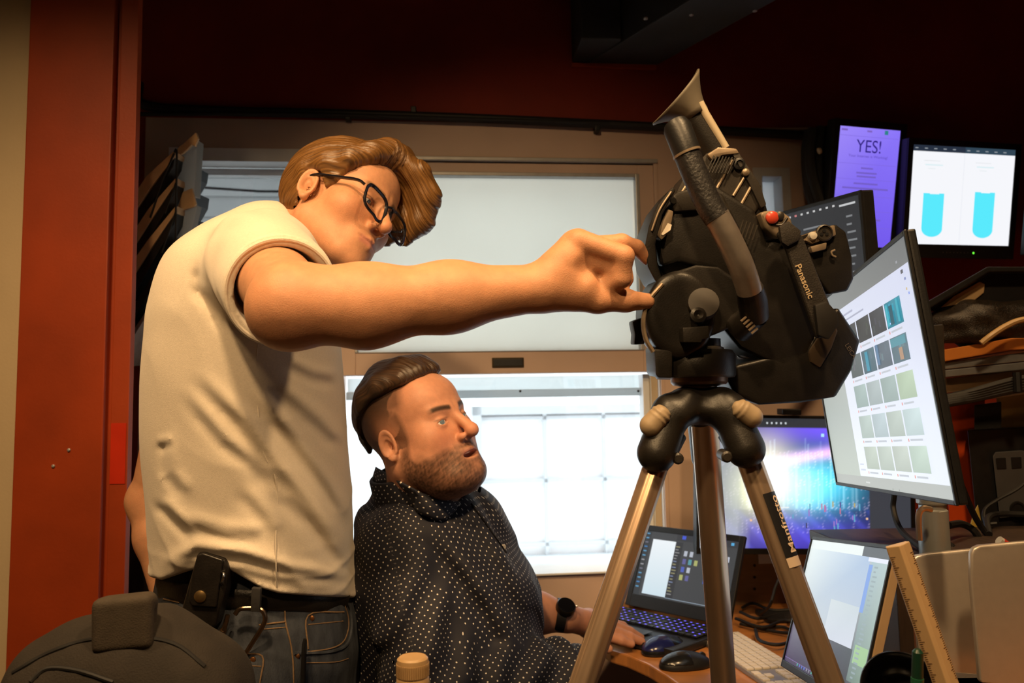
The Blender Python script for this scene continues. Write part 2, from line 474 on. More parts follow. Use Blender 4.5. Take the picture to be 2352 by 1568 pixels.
wall_with_holes('wall_back', redwall, s_l, s_r, z_split, 2.76, [], -0.14, 0.0)
wall_with_holes('wall_back', redwall, s_tanr, s_r, 0, z_split, [], -0.14, 0.0)
wall_with_holes('wall_back', redwall, s_l, s_tanl, 0, z_split, [], -0.14, -0.002)
wall_with_holes('wall_back', tan, s_tanl, s_tanr, 0, z_split, HO, -0.14, 0.0)
floor_m = mat('dark_floor_boards', (0.10, 0.06, 0.035), 0.5, var=0.4, vscale=8, stretch=(1, 8, 1))
struct(MB().wbox((-2.4, -2.7, -0.05), (2.9, 2.75, 0)).build('floor', floor_m))
struct(MB().wbox((-2.4, -2.7, 2.76), (2.9, 2.75, 2.82)).build('ceiling', dark))
struct(MB().wbox((-2.4, -2.8, 0), (2.9, -2.7, 2.76)).build('wall_front', tanwall))
struct(MB().wbox((2.75, -2.7, 0), (2.85, 2.75, 2.76)).build('wall_right', redwall))
struct(MB().wbox((-2.4, -2.7, 0), (-2.3, 2.75, 2.76)).build('wall_left', tanwall))
# partition and red column on the left
YC = 1.75
def colx(px, py=950): return P(px, py, YC/ (FWD[1]+UP[1]*((CY-py)/FPX)))[0]
xe = [colx(v) for v in (41, 52, 243, 262, 303)]
struct(MB().wbox((-2.3, YC+.002, 0), (xe[0], YC+.05, 2.76)).build('wall_left', tanwall))
colm = struct(MB().wbox((xe[0], YC-.012, 0), (xe[2], YC+.05, 2.76)).build('trim_1', red, bevel=.003))
struct(MB().wbox((xe[2], YC+.008, 0), (xe[3], YC+.04, 2.76)).build('trim_2', red))
strip = struct(MB().wbox((xe[3], YC-.016, 0), (xe[4], YC+.004, 2.76)).build('trim_3', red, bevel=.002))
pp = P(265, 975, 1.35); pq = P(265, 1152, 1.35)
MB().wbox((xe[3]+.002, YC-.0175, pq[2]), (xe[4]-.004, YC-.0155, pp[2])).build('unpainted_patch', mat('bright_red_patch', (0.55, 0.03, 0.008), 0.4, var=0.15), strip)
for x, y in ((158, 1033), (122, 1070)):
    c = onp = P(x, y, (YC-.012)/(FWD[1]+UP[1]*((CY-y)/FPX)))
    MB().lathe(c, (0, -1, 0), [(.0035, -.002), (.0035, .001), (.002, .0018)], 12).build('screw', grey_alu, colm)

# dark beam and post under the ceiling
beamm = mat('dark_beam_paint', (0.035, 0.040, 0.045), 0.6, var=0.3, vscale=10)
zb = wst(1400, 150)[1]
a0, a1 = onz(1505, 152, zb), onz(1785, 0, zb); dirb = (a1-a0)/np.linalg.norm(a1-a0)
b0 = onz(1345, 148, zb)
beam = MB(); L_ = 1.9
beam.box8([b0, a0, a0+dirb*L_, b0+dirb*L_, b0+ZUP*.3, a0+ZUP*.3, a0+dirb*L_+ZUP*.3, b0+dirb*L_+ZUP*.3])
bo = struct(beam.build('ceiling_beam', beamm, bevel=.004)); bo['label'] = 'dark grey boxed beam under the ceiling'
for px, py in ((1483, 43), (1588, 34), (1734, 25)):
    MB().lathe(onz(px, py, zb), (0, 0, -1), [(.006, -.002), (.006, .0015), (.003, .003)], 12).build('screw', grey_alu, bo)
post = MB(); s0, s1, _, _ = wrect(1312, 0, 1398, 150); wb(post, s0, s1, zb+.005, 2.76, 0.0, .16)
po = struct(post.build('beam_post', beamm, bevel=.004)); po['label'] = 'dark post below the ceiling beam'
lip = MB(); s0, s1, z0, z1 = wrect(1312, 145, 1505, 155); wb(lip, s0, s1, zb-.012, zb, 0, .012); struct(lip.build('trim_4', red))

# ------------------------------------------------------------------ window 1: tan sash over a clear lower light
def frame_parts(parent, m, name, s0, s1, z0, z1, l, r, b, t, o0, o1, bev=.002):
    for nm, a in (('stile', (s0, s0+l, z0, z1)), ('stile', (s1-r, s1, z0, z1)), ('rail', (s0+l, s1-r, z0, z0+b)), ('rail', (s0+l, s1-r, z1-t, z1))):
        if a[1]-a[0] > 1e-4 and a[3]-a[2] > 1e-4: wb(MB(), *a, o0, o1).build(nm, m, parent, bevel=bev)
w1 = bpy.data.objects.new('window_1', None); COL.objects.link(w1); w1['kind'] = 'structure'; w1['label'] = 'tall window with frosted tan upper sash and clear lower light'
wb(MB(), OPEN1[0]-.012, OPEN1[1]+.012, OPEN1[3], OPEN1[3]+.012, -.01, .012).build('casing', grey_alu, w1, bevel=.002)
wb(MB(), OPEN1[1], OPEN1[1]+.012, OPEN1[2], OPEN1[3], -.01, .006).build('casing', tan, w1, bevel=.002)
SA = wrect(782, 376, 1516, 858, -.01)
GA = wrect(817, 400, 1470, 806, -.01)
frame_parts(w1, tan, 'sash', SA[0], SA[1], SA[2], SA[3], GA[0]-SA[0], SA[1]-GA[1], GA[2]-SA[2], SA[3]-GA[3], -.05, -.004)
frame_parts(w1, grey_alu, 'bead', GA[0]-.002, GA[1]+.004, GA[2]-.002, GA[3]+.004, .008, .012, .002, .012, -.03, .0)
pane = wb(MB(), GA[0], GA[1], GA[2], GA[3], -.030, -.026).build('frosted_pane', frost, w1)
hr = wrect(1130, 821, 1203, 844, -.004)
hd = wb(MB(), *hr, -.012, .0).build('finger_pull', mat('bronze_pull', (0.05, 0.035, 0.015), 0.4, 0.6, var=.3), w1, bevel=.002)
wb(MB(), hr[0]+.004, hr[1]-.004, hr[2]+.004, hr[3]-.004, -.004, .0006).build('pull_recess', black, hd, bevel=.0015)
LB = wrect(790, 862, 1500, 1320, -.02)
strips = [(1497, 1512, white), (1512, 1527, tanwall), (1527, 1540, white)]
for k, (xa, xb, m_) in enumerate(strips):
    sa = wst(xa, 1050, -.02)[0]; sb = wst(xb, 1050, -.02)[0]
    wb(MB(), sa-.012, sb-.012, LB[2], LB[3], -.10+.02*k, -.05+.02*k).build('jamb_strip', m_, w1, bevel=.001)
r2 = wrect(790, 895, 1500, 913, -.08)
bar = wb(MB(), LB[0], LB[1]+.02, r2[2], r2[3], -.09, -.075).build('storm_rail', frosted('pale_storm_rail', (.62, .66, .68), .02), w1, bevel=.002)
for px in (1195, 1466):
    s_, z_ = wst(px, 898, -.075)
    MB().lathe(wpt(s_, z_, -.075), WN, [(.004, 0), (.004, .001), (.002, .002)], 10).build('screw', black, bar)
wb(MB(), LB[0], LB[1]+.02, r2[3], LB[3], -.12, -.115).build('storm_head', frosted('white_storm_head', (.95, .96, .96), .02), w1)
wb(MB(), OPEN1[0], OPEN1[1], OPEN1[2]-.004, OPEN1[2]+.002, -.14, .015).build('sill', white, w1, bevel=.002)
wb(MB(), LB[0]-.005, LB[1]+.02, LB[2], LB[3], -.105, -.102).build('clear_pane', glass, w1)
# small frosted window to the right of the video camera
w2 = bpy.data.objects.new('window_2', None); COL.objects.link(w2); w2['kind'] = 'structure'; w2['label'] = 'small white window at the right end of the tan panel'
O2 = wrect(1735, 385, 1820, 640, .004)
frame_parts(w2, mat('grey_white_frame', (.55, .56, .58), .5, var=.1), 'frame', O2[0], O2[1], O2[2], O2[3], .028, .028, .03, .028, -.08, .006)
wb(MB(), *O2, -.06, -.055).build('frosted_pane', frosted('frosted_glass_bright', (.75, .78, .8), .04), w2)
# left window, seen past the standing man's back
w3 = bpy.data.objects.new('window_3', None); COL.objects.link(w3); w3['kind'] = 'structure'; w3['label'] = 'white framed clear window behind the paper rack'
frame_parts(w3, white, 'frame', OPEN3[0]-.01, OPEN3[1]+.01, OPEN3[2], OPEN3[3]+.012, .03, .03, .03, .040, -.06, .004)
wb(MB(), OPEN3[0]+.02, OPEN3[1]-.02, OPEN3[3]-.050, OPEN3[3]-.030, -.09, -.06).build('head_rail', white, w3, bevel=.002)
wb(MB(), OPEN3[0], OPEN3[1], OPEN3[2], OPEN3[3], -.082, -.079).build('clear_pane', thin_glass('storm_glass', (.50, .50, .49), .06), w3)
# ------------------------------------------------------------------ the house across the alley
nh = thing('neighbour_house', 'pale clapboard house with a gridded window seen through the bright lower light', 'house', wpt(0, 0, -3.0))
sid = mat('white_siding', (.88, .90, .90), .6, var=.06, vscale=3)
sidg = mat('eave_shade_siding', (.52, .54, .55), .6, var=.1, vscale=3)  # upper boards: shade under the eave put into a greyer colour
FO = -3.0
gw = wrect(1118, 960, 1480, 1262, FO)        # the gridded window's glass
zlow = 0.2
wz = wst(700, 900, FO)[1]
n_ = 0
zz = -1.0
while zz < 4.2:
    h_ = .14
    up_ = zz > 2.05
    segs = [(-4.0, 4.0)]
    if zz+h_ > gw[2]-.09 and zz < gw[3]+.09: segs = [(-4.0, gw[0]-.09), (gw[1]+.42, 4.0)]
    for a, b in segs:
        c8 = [wpt(a, zz, FO), wpt(b, zz, FO), wpt(b, zz, FO+.022), wpt(a, zz, FO+.022), wpt(a, zz+h_, FO), wpt(b, zz+h_, FO), wpt(b, zz+h_, FO+.006), wpt(a, zz+h_, FO+.006)]
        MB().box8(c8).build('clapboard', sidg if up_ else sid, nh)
    zz += h_
munt = mat('window_grid_paint', (.60, .63, .65), .5, var=.05)
nw = wb(MB(), gw[0]-.09, gw[1]+.42, gw[2]-.09, gw[3]+.09, FO-.05, FO-.03).build('window_back', mat('pane_sky_reflection', (.93, .94, .94), .4, var=.03), nh)  # white backing paints the bright sky reflected in the panes
frs = gw[0]-.09, gw[1]+.42, gw[2]-.09, gw[3]+.09
for a in ((frs[0], frs[0]+.06, frs[2], frs[3]), (frs[1]-.06, frs[1], frs[2], frs[3]), (frs[0], frs[1], frs[3]-.06, frs[3]), (frs[0], frs[1], frs[2], frs[2]+.06)):
    wb(MB(), *a, FO-.03, FO+.03).build('window_frame', munt, nw)
for px in (1254, 1390, 1526):
    s_ = wst(px, 1100, FO)[0]; wb(MB(), s_-.012, s_+.012, frs[2], frs[3], FO-.03, FO).build('muntin', munt, nw)
for py in (958, 1102, 1248):
    z_ = wst(1300, py, FO)[1]; wb(MB(), frs[0], frs[1], z_-.012, z_+.012, FO-.03, FO).build('muntin', munt, nw)
for k, (ya, yb) in enumerate(((405, 398), (428, 440), (545, 549))):
    a = wpt(*wst(430, ya, -1.8), -1.8); b = wpt(*wst(760, yb, -1.8), -1.8)
    e = (b-a)
    tag(MB().tube([a-e*3+ZUP*.25, a, (a+b)/2-ZUP*.012, b, b+e*3+ZUP*.2], .007 if k < 2 else .012, 8).build('overhead_wire', black if k < 2 else grey_alu, None, smooth=True),
        ['thin dark overhead wire nearest the top of the left window', 'middle dark overhead wire seen through the left window', 'pale low pipe seen through the left window above the shoulder'][k], ['wire', 'wire', 'pipe'][k])

# ceiling can lights (give the warm light); desk and column ones are added to brighten
for k, (loc, tgt, pw, ang) in enumerate(CAN_LIGHTS):
    t = thing('ceiling_light', ['recessed warm ceiling light above the standing man', 'recessed warm ceiling light above the tripod', 'added warm ceiling light brightening the desk at the right', 'added warm ceiling light brightening the red column', 'recessed warm ceiling light behind the viewpoint'][k], 'light', loc)
    MB().lathe(loc, (0, 0, -1), [(.10, -.08), (.10, .0), (.085, .004), (.085, -.06)], 28, cap=False).build('trim_ring', white, t, smooth=True)
    MB().lathe((loc[0], loc[1], 2.755), (0, 0, -1), [(.0, -.003), (.084, -.002), (.084, 0), (.0, .001)], 28, cap=False).build('lamp_face', mat('warm_lamp', (1, .8, .5), .5, emit=(1, .75, .42), estr=6), t)

# cable run along the top of the tan panel
cb = thing('wall_cable', 'black cable and tan conduit running along the top of the tan panel', 'cable', wpt(*wst(900, 265), .02))
def wallpath(pts, off): return smoothpath([wpt(*wst(x, y, off), off) for x, y in pts], 6)
MB().tube(wallpath([(318, 190), (330, 240), (480, 254), (800, 262), (1100, 272), (1520, 292), (1860, 312)], .02), .014, 10).build('cable', blackrub, cb, smooth=True)
MB().tube(wallpath([(320, 262), (700, 262), (1100, 274), (1400, 283)], .03), .006, 8).build('thin_cable', blackrub, cb, smooth=True)
MB().tube(wallpath([(1400, 283), (1650, 297), (1862, 296)], .02), .006, 10).build('conduit', mat('tan_conduit', (.35, .24, .16), .4, .3, var=.2), cb, smooth=True)
for px, py in ((800, 268), (1370, 295), (950, 258)):
    s_, z_ = wst(px, py, .01); wb(MB(), s_-.008, s_+.008, z_-.014, z_+.012, 0, .03).build('clip', black, cb, bevel=.002)
# ------------------------------------------------------------------ desk and screens
DESKZ = 0.745
wood = mat('orange_wood', (.50, .20, .055), .32, var=.25, vscale=14, stretch=(1, 6, 1), bump=.05, coat=.2)
woodtan = mat('tan_laminate', (.36, .22, .11), .5, var=.2, vscale=18, stretch=(1, 1, 5))
darkwood = mat('dark_wood', (.055, .035, .025), .45, var=.4, vscale=20, stretch=(6, 1, 1))
scr = screen_mat('display_image', 1.0)
def xy(p): return (float(p[0]), float(p[1]))
edge = [xy(onz(a, b, DESKZ)) for a, b in ((1385, 1480), (1402, 1492), (1440, 1503), (1490, 1525), (1530, 1550))]
wl = wpt(wst(1392, 1380)[0], 0, .004); wr = wpt(wst(2352, 1000)[0]+.75, 0, .004)
poly = edge+[(.36, 1.60), (.46, 1.50), (.56, 1.36), (.62, 1.26), (.66, .85), (2.45, .85), (2.45, wr[1]-.05), xy(wr), xy(wl)]
desk = thing('desk', 'orange wooden desk with a curved front edge under the window', 'desk', (1.2, 1.9, 0))
def top_prism(name, pl, z0, z1, m, par, bev=.004):
    return MB().prism([(x, y, z0) for x, y in pl], (0, 0, z1-z0)).build(name, m, par, bevel=bev)
top_prism('desk_top', poly, DESKZ-.03, DESKZ, wood, desk)
for x, y in ((.75, 1.45), (2.3, 1.0), (2.3, 2.3), (.75, 2.28)):
    MB().wbox((x-.03, y-.03, 0), (x+.03, y+.03, DESKZ-.03)).build('leg', darkwood, desk, bevel=.003)
# laminate back panel with a column of peg holes
pg = thing('peg_panel', 'tan laminate panel with a column of peg holes behind the laptop', 'panel', wpt(wst(1740, 1390, .02)[0], DESKZ, .02))
s0, s1, z0, z1 = wrect(1668, 1150, 1812, 1390, .02)
bp_ = wb(MB(), s0, s1, DESKZ, z1, .006, .03).build('board', woodtan, pg, bevel=.002)
for y in (1270, 1298, 1325, 1352):
    s_, z_ = wst(1733, y, .03); MB().lathe(wpt(s_, z_, .03), WN, [(.0045, -.004), (.0045, .0008)], 10).build('peg_hole', black, bp_)
s0, s1, z0, z1 = wrect(1742, 1252, 1784, 1294, .034)
tag(wb(MB(), s0, s1, z0, z1, .031, .035).build('white_card', white, None, bevel=.001), 'small white card on the peg panel under the painting monitor', 'card')

class Panel:
    """flat display with pose in camera axes; S(u, v) gives points on its face"""
    def __init__(s, t, wd, hd, w, h):
        s.w, s.h = w, h
        tw = lambda v: v[0]*RIGHT+v[1]*UP+v[2]*FWD
        wd = np.asarray(wd, float); wd /= np.linalg.norm(wd); hd = np.asarray(hd, float); hd -= wd*(hd@wd); hd /= np.linalg.norm(hd)
        s.c = C2W(np.asarray(t, float)); s.W = tw(wd); s.H = tw(hd); s.N = np.cross(s.W, s.H)
        if s.N@(CAM-s.c) < 0: s.N = -s.N
    def S(s, u, v, lift=0.0): return s.c+s.W*((u-.5)*s.w)+s.H*((v-.5)*s.h)+s.N*lift
    def box(s, mb, u0, u1, v0, v1, a, b, col=None):
        return mb.box8([s.S(u0, v0, a), s.S(u1, v0, a), s.S(u1, v1, a), s.S(u0, v1, a), s.S(u0, v0, b), s.S(u1, v0, b), s.S(u1, v1, b), s.S(u0, v1, b)], col)
    def housing(s, par, m, bez=(.012, .012, .012, .012), thick=.03, back=True):
        l, r, b, t = bez; lu, ru, bv, tv = l/s.w, r/s.w, b/s.h, t/s.h
        s.box(MB(), -lu, 1+ru, -bv, 1+tv, -thick, -.001).build('housing', m, par, bevel=.003)
        for a in ((-lu, 0, -bv, 1+tv), (1, 1+ru, -bv, 1+tv), (0, 1, -bv, 0), (0, 1, 1, 1+tv)):
            if a[1]-a[0] > 1e-4 and a[3]-a[2] > 1e-4: s.box(MB(), *a, -.001, .003).build('bezel', m, par, bevel=.0012)
    def screen(s, par, quads, grid=None, m=None):
        """quads: (u0, v0, u1, v1, colour) painted in order"""
        mb = MB()
        if grid:
            nu, nv, fn = grid; mb.grid(lambda a, b: s.S(a, b, .0002), nu, nv, fn)
        for k, (u0, v0, u1, v1, c) in enumerate(quads):
            L = .0003+.00002*k
            cs = c if isinstance(c[0], (tuple, list)) else (c, c, c, c)
            o = len(mb.v)
            for (u, v), cc in zip(((u0, v0), (u1, v0), (u1, v1), (u0, v1)), cs):
                mb.v.append(tuple(s.S(u, v, L))); mb.c.append(tuple(cc))
            mb.f.append((o, o+1, o+2, o+3))
        if s.N@np.cross(s.W, s.H) < 0: mb.f = [f[::-1] for f in mb.f]
        return mb.build('screen', m or scr, par, recalc=False)
def lines(u0, v0, u1, n, dv, h, c, jitter=.35):
    out = []
    for k in range(n):
        x1 = u0+(u1-u0)*(1-jitter*random.random()); out.append((u0, v0-k*dv, x1, v0-k*dv+h, c))
    return out
# ---- big tilted monitor full of thumbnails
big = Panel([.584, -.07, 1.298], [-.16, .136, -.978], [-.106, .982, .154], .6, .345)
bm_ = thing('monitor', 'large bright monitor showing a grid of picture thumbnails beside the camcorder', 'monitor', big.S(.5, 0)-ZUP*.12, 'desk monitors')
big.housing(bm_, black, (.006, .006, .006, .006), .012)
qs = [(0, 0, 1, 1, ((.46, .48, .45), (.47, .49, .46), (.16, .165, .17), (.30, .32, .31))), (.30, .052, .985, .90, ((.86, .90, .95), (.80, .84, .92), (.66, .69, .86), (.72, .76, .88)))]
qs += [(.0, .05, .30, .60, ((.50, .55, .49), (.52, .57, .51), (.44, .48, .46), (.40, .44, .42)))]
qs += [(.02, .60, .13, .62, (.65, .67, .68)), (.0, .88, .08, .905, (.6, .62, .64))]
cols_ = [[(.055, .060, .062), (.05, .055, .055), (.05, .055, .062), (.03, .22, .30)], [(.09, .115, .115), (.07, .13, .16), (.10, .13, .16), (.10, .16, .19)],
         [(.33, .42, .40), (.36, .42, .42), (.30, .38, .36), (.40, .50, .36)], [(.42, .50, .46), (.42, .50, .52), (.42, .48, .43), (.48, .58, .58)], [(.45, .51, .44), (.45, .51, .45), (.46, .51, .45), (.45, .55, .47)]]  # lower rows paler: viewing-angle washout painted into the thumbnail colours
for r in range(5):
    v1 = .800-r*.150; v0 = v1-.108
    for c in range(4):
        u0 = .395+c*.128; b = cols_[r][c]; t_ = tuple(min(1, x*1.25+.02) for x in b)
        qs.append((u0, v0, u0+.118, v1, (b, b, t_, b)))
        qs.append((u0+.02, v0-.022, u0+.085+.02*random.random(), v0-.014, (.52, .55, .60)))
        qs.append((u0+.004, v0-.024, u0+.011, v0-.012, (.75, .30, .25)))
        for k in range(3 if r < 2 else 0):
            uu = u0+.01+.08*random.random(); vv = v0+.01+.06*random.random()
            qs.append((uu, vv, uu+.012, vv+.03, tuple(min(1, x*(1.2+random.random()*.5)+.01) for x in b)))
qs += [(.80, .705, .812, .712, (.5, .6, 1.0)), (.790, .70, .806, .79, (.05, .42, .52)), (.868, .70, .882, .795, (.05, .40, .50)), (.815, .70, .840, .78, (.02, .10, .14)),
       (.835, .550, .860, .60, (.45, .28, .18)), (.785, .61, .89, .645, (.10, .30, .36)), (.56, .55, .585, .64, (.05, .30, .42)), (.66, .56, .68, .65, (.12, .22, .36)), (.40, .70, .412, .725, (.55, .30, .08))]
qs += [(.42, .852, .52, .862, (.45, .47, .6)), (.42, .826, .62, .834, (.42, .44, .55)), (.94, .87, .955, .885, (.1, .1, .12)), (.92, .92, .93, .93, (.35, .36, .4)), (.955, .84, .965, .85, (.2, .25, .5)), (.955, .80, .962, .81, (.7, .5, .2)), (.33, .86, .345, .87, (.6, .3, .2)), (.965, .78, .972, .79, (.2, .3, .8))]
qs += [(.33, .80-.05*k, .345, .805-.05*k, (.45, .48, .62)) for k in range(6)]
qs += [(.36, .02, .40, .028, (.65, .67, .65)), (.33, .082, .38, .09, (.6, .64, .75)), (.33, .11, .37, .116, (.6, .64, .75)), (.60, .004, .603, .012, (.1, .1, .1)), (.65, .004, .653, .012, (.1, .1, .1))]
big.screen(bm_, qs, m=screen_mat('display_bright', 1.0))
# its silver post on a dark riser
pt = P(2148, 1275, 1.32); RZ = pt[2]
MB().lathe(pt, ZUP, [(.024, 0), (.024, .075), (.0205, .078), (.0205, .084), (.024, .087), (.024, .20)], 28).build('stand_post', mat('silver_post', (.42, .44, .43), .4, .5, var=.1), bm_, smooth=True)
big.box(MB(), .42, .58, .15, .40, -.075, -.030).build('stand_mount', black, bm_, bevel=.004)
MB().tube([pt+ZUP*.19, big.S(.5, .28, -.055)], .018, 14).build('stand_arm', black, bm_, smooth=True)
MB().tube(smoothpath([P(2138, 1170, 1.285), P(2120, 1168, 1.28), P(2110, 1185, 1.28), P(2112, 1240, 1.28)], 5), .005, 8).build('cable_clip', alu, bm_, smooth=True)
ris = thing('monitor_riser', 'dark wooden riser carrying the large bright monitor', 'riser', (pt[0], pt[1], DESKZ))
MB().wbox((pt[0]-.10, pt[1]-.06, RZ-.022), (pt[0]+.42, pt[1]+.30, RZ)).build('board', darkwood, ris, bevel=.003)
for dx in (-.08, .40):
    MB().wbox((pt[0]+dx-.012, pt[1]-.05, DESKZ), (pt[0]+dx+.012, pt[1]+.28, RZ-.022)).build('side_panel', darkwood, ris, bevel=.002)
# ---- dark monitor behind the camcorder
dk = Panel([.603, .121, 1.793], [.342, .029, -.939], [-.087, .996, -.001], .54, .32)
dmn = thing('monitor', 'dark interface monitor standing behind the camcorder', 'monitor', dk.S(.5, -.3), 'desk monitors')
dk.housing(dmn, black, (.008, .008, .010, .008), .03)
qs = [(0, 0, 1, 1, ((.035, .038, .042), (.040, .042, .046), (.028, .030, .034), (.03, .032, .036)))]
qs += [(.62+.035*k, .965, .632+.035*k, .978, (.55, .55, .55) if k != 1 else (.6, .2, .2)) for k in range(8)]+[(.90, .955, .98, .968, (.55, .56, .57))]
qs += [(.93, .88-.05*k, .93+.045*random.uniform(.5, 1), .892-.05*k, (.20, .21, .22)) for k in range(8)]
qs += [(.935, .40-.028*k, .948, .415-.028*k, (.55, .56, .58)) for k in range(7)]+[(.96, .45-.06*k, .975, .46-.06*k, (.25, .25, .27)) for k in range(4)]
qs += [(.70, .86, .80, .872, (.2, .21, .22)), (.60, .86, .615, .87, (.3, .3, .3))]
qs += [(.04+.05*random.random(), .05+.02*k, .09+.06*random.random(), .058+.02*k, (.12, .13, .14)) for k in range(8)]
dk.screen(dmn, qs)
MB().tube([dk.S(.5, .5, -.03), dk.S(.5, .5, -.12), wpt(wst(1990, 640)[0], dk.S(.5, .5)[2], 0)], .016, 12).build('wall_arm', black, dmn, smooth=True)
# ---- monitor with the colourful picture
art = Panel([.80, -.386, 2.135], [.9985, -.018, .05], [.018, .998, .064], .585, .350)
am = thing('monitor', 'monitor showing a colourful glowing picture behind the tripod', 'monitor', art.S(.5, -.3), 'desk monitors')
art.housing(am, black, (.010, .012, .016, .008), .03)
def artcol(u, v):
    x, y = u, v
    def g(cx, cy, sx, sy): return math.exp(-((x-cx)/sx)**2-((y-cy)/sy)**2)
    if y > .925: return (.035, .037, .042)
    if x > .80: return (.045, .048, .060)
    c = np.array([.02, .03, .10])
    c = c+np.array([.18, .08, .95])*g(.62, .93, .30, .13)+np.array([.10, .05, .70])*g(.45, .10, .33, .16)
    by = .66+.30*(x-.35)
    c = c+np.array([1.0, .42, .95])*math.exp(-((y-by)/.045)**2)*min(1, max(0, (x-.25)/.2))
    c = c+np.array([1.5, 1.4, 1.0])*g(.31, .55, .12, .26)+np.array([.8, .85, .35])*g(.23, .45, .10, .2)
    c = c+np.array([.08, .75, 1.0])*g(.60, .50, .14, .20)+np.array([.40, .95, 1.0])*g(.48, .46, .10, .18)
    s_ = (math.sin(x*210)*math.sin(x*97+1.3)); h_ = .34+.26*abs(math.sin(x*37+math.sin(x*91)*2))
    if .20 < x < .78 and y < h_+.25 and y > .30: c = c+np.array([.25, .35, .40])*max(0, s_)*.8
    n = math.sin(x*173+math.sin(y*121)*2)*math.sin(y*151+math.sin(x*89)*2)
    if n > .62 and .12 < y < .75: c = c+np.array([.55, .45, .6])*(n-.62)*2
    if y < .30: c = c*.75+np.array([.02, .02, .16])*max(0, math.sin(x*60+y*35))
    if x < .18: c = c*.35+np.array([.42, .45, .47])*(1-y*.3)*(1-.2*x)  # left side: greyish glare haze painted over the picture
    elif x < .24: t = (x-.18)/.06; c = c*(.35+.65*t)+np.array([.42, .45, .47])*(1-t)*.8
    return tuple(float(min(1, max(0, q)))for q in c)
qs = [(.315+.022*k, .955, .323+.022*k, .970, (.6, .65, .68)) for k in range(5)]
for k in range(26):
    u = .26+.5*random.random(); v = .12+.2*random.random(); cc = random.choice([(.55, .18, .30), (.12, .40, .6), (.5, .4, .12), (.1, .05, .25), (.35, .2, .6), (.05, .05, .10)])
    qs.append((u, v, u+.006, v+.03+.03*random.random(), cc))
qs += [(.335, .31, .42, .316, (.9, .95, .95)), (.785, .222, .795, .238, (.9, .55, .35)), (.235, .205, .245, .222, (.9, .55, .35)), (.575, .86, .59, .885, (.45, .8, 1.0))]
art.screen(am, qs, grid=(150, 90, artcol))
bs = art.S(.5, -.02, -.06); MB().wbox((bs[0]-.03, bs[1]-.015, DESKZ+.012), (bs[0]+.03, bs[1]+.015, bs[2]+.10)).build('stand_post', alu, am, bevel=.004)
MB().wbox((bs[0]-.12, bs[1]-.09, DESKZ), (bs[0]+.12, bs[1]+.02, DESKZ+.012)).build('stand_foot', black, am, bevel=.004)
clipo = art.box(MB(), .385, .475, 1.028, 1.075, -.03, .012).build('monitor_lamp_clip', black, None, bevel=.003); tag(clipo, 'small black clip-on unit at the top edge of the colourful monitor', 'clip')
# ---- monitors on the wall
def screw_arm(par, pan, wallpoint): MB().tube([pan.S(.5, .5, -.03), wallpoint], .018, 12).build('wall_arm', black, par, smooth=True)
ys = Panel([1.032, .449, 2.29], [.976, -.018, .218], [.043, .993, -.108], .2, .34)
ym = thing('monitor', 'upright wall monitor with a purple page reading YES', 'monitor', ys.S(.5, .5, -.04), 'wall monitors')
ys.housing(ym, black, (.018, .020, .02, .02), .035)
pur, ink = (.30, .22, .92), (.03, .015, .22)
q2 = [(0, 0, 1, 1, ((.16, .10, .80), (.17, .10, .85), (.26, .18, .95), (.34, .25, .95)))]
for v in (.925, .695, .565, .425, .30, .16): q2.append((.02, v, .98, v+.003, (.20, .13, .68)))
def cl(vc, half, c=(.17, .11, .55), h=.014): q2.append((.5-half, vc, .5+half, vc+h, c))
for vc, hf in ((.655, .10), (.615, .17), (.585, .16), (.525, .20), (.485, .38), (.452, .12), (.385, .08), (.345, .12), (.315, .14), (.262, .08), (.222, .30), (.198, .24), (.176, .18), (.075, .25), (.02, .30)): cl(vc, hf)
q2 += [(.74, .955, .80, .99, (.03, .22, .25)), (.03, .965, .13, .98, (.2, .12, .5)), (.45, .965, .53, .98, (.2, .12, .5))]
so = ys.screen(ym, q2)
inkm = mat('screen_ink', (.02, .01, .12), .5, emit=(.03, .015, .22), estr=1.0, var=.05)
text_mesh('yes_text', 'YES!', ys.S(.5, .795, .0012), ys.W, ys.H, .036, inkm, so, align='CENTER', width=.082)
text_mesh('status_text', 'Your Internet is Working!', ys.S(.5, .752, .0012), ys.W, ys.H, .0075, mat('screen_ink_light', (.05, .03, .3), .5, emit=(.10, .06, .42), estr=1.0, var=.05), so, align='CENTER', width=.130)
screw_arm(ym, ys, wpt(wst(1990, 430)[0], ys.c[2], 0))
bk = Panel([1.337, .431, 2.329], [.972, .011, .233], [.013, .995, -.101], .36, .286)
bkm = thing('monitor', 'wall monitor showing two cyan beaker shapes on white', 'monitor', bk.S(.5, .5, -.04), 'wall monitors')
bk.housing(bkm, black, (.018, .020, .040, .018), .04)
cy = (.10, .82, .98); wh = (.92, .93, .97)
q3 = [(0, 0, 1, .94, wh), (0, .94, 1, 1, (.02, .03, .05)), (.505, .94, 1, 1, (.03, .06, .09)), (.499, 0, .502, .94, (.75, .77, .82))]
for k in range(5): q3.append((.02+.09*k, .965, .05+.09*k, .975, (.30, .33, .36))); q3.append((.52+.09*k, .962, .55+.09*k, .972, (.30, .33, .36)))
for u0 in (.125, .625):
    q3.append((u0-.015, .845, u0+.14, .850, (.72, .74, .76))); q3.append((u0+.0, .80, u0+.17, .812, (.70, .86, .90))); q3.append((u0+.03, .765, u0+.10, .772, (.78, .82, .84)))
    top = .52 if u0 < .3 else .55
    q3.append((u0, .16, u0+.20, top, cy)); q3.append((u0+.06, top-.008, u0+.15, top+.004, wh))
bko = bk.screen(bkm, q3)
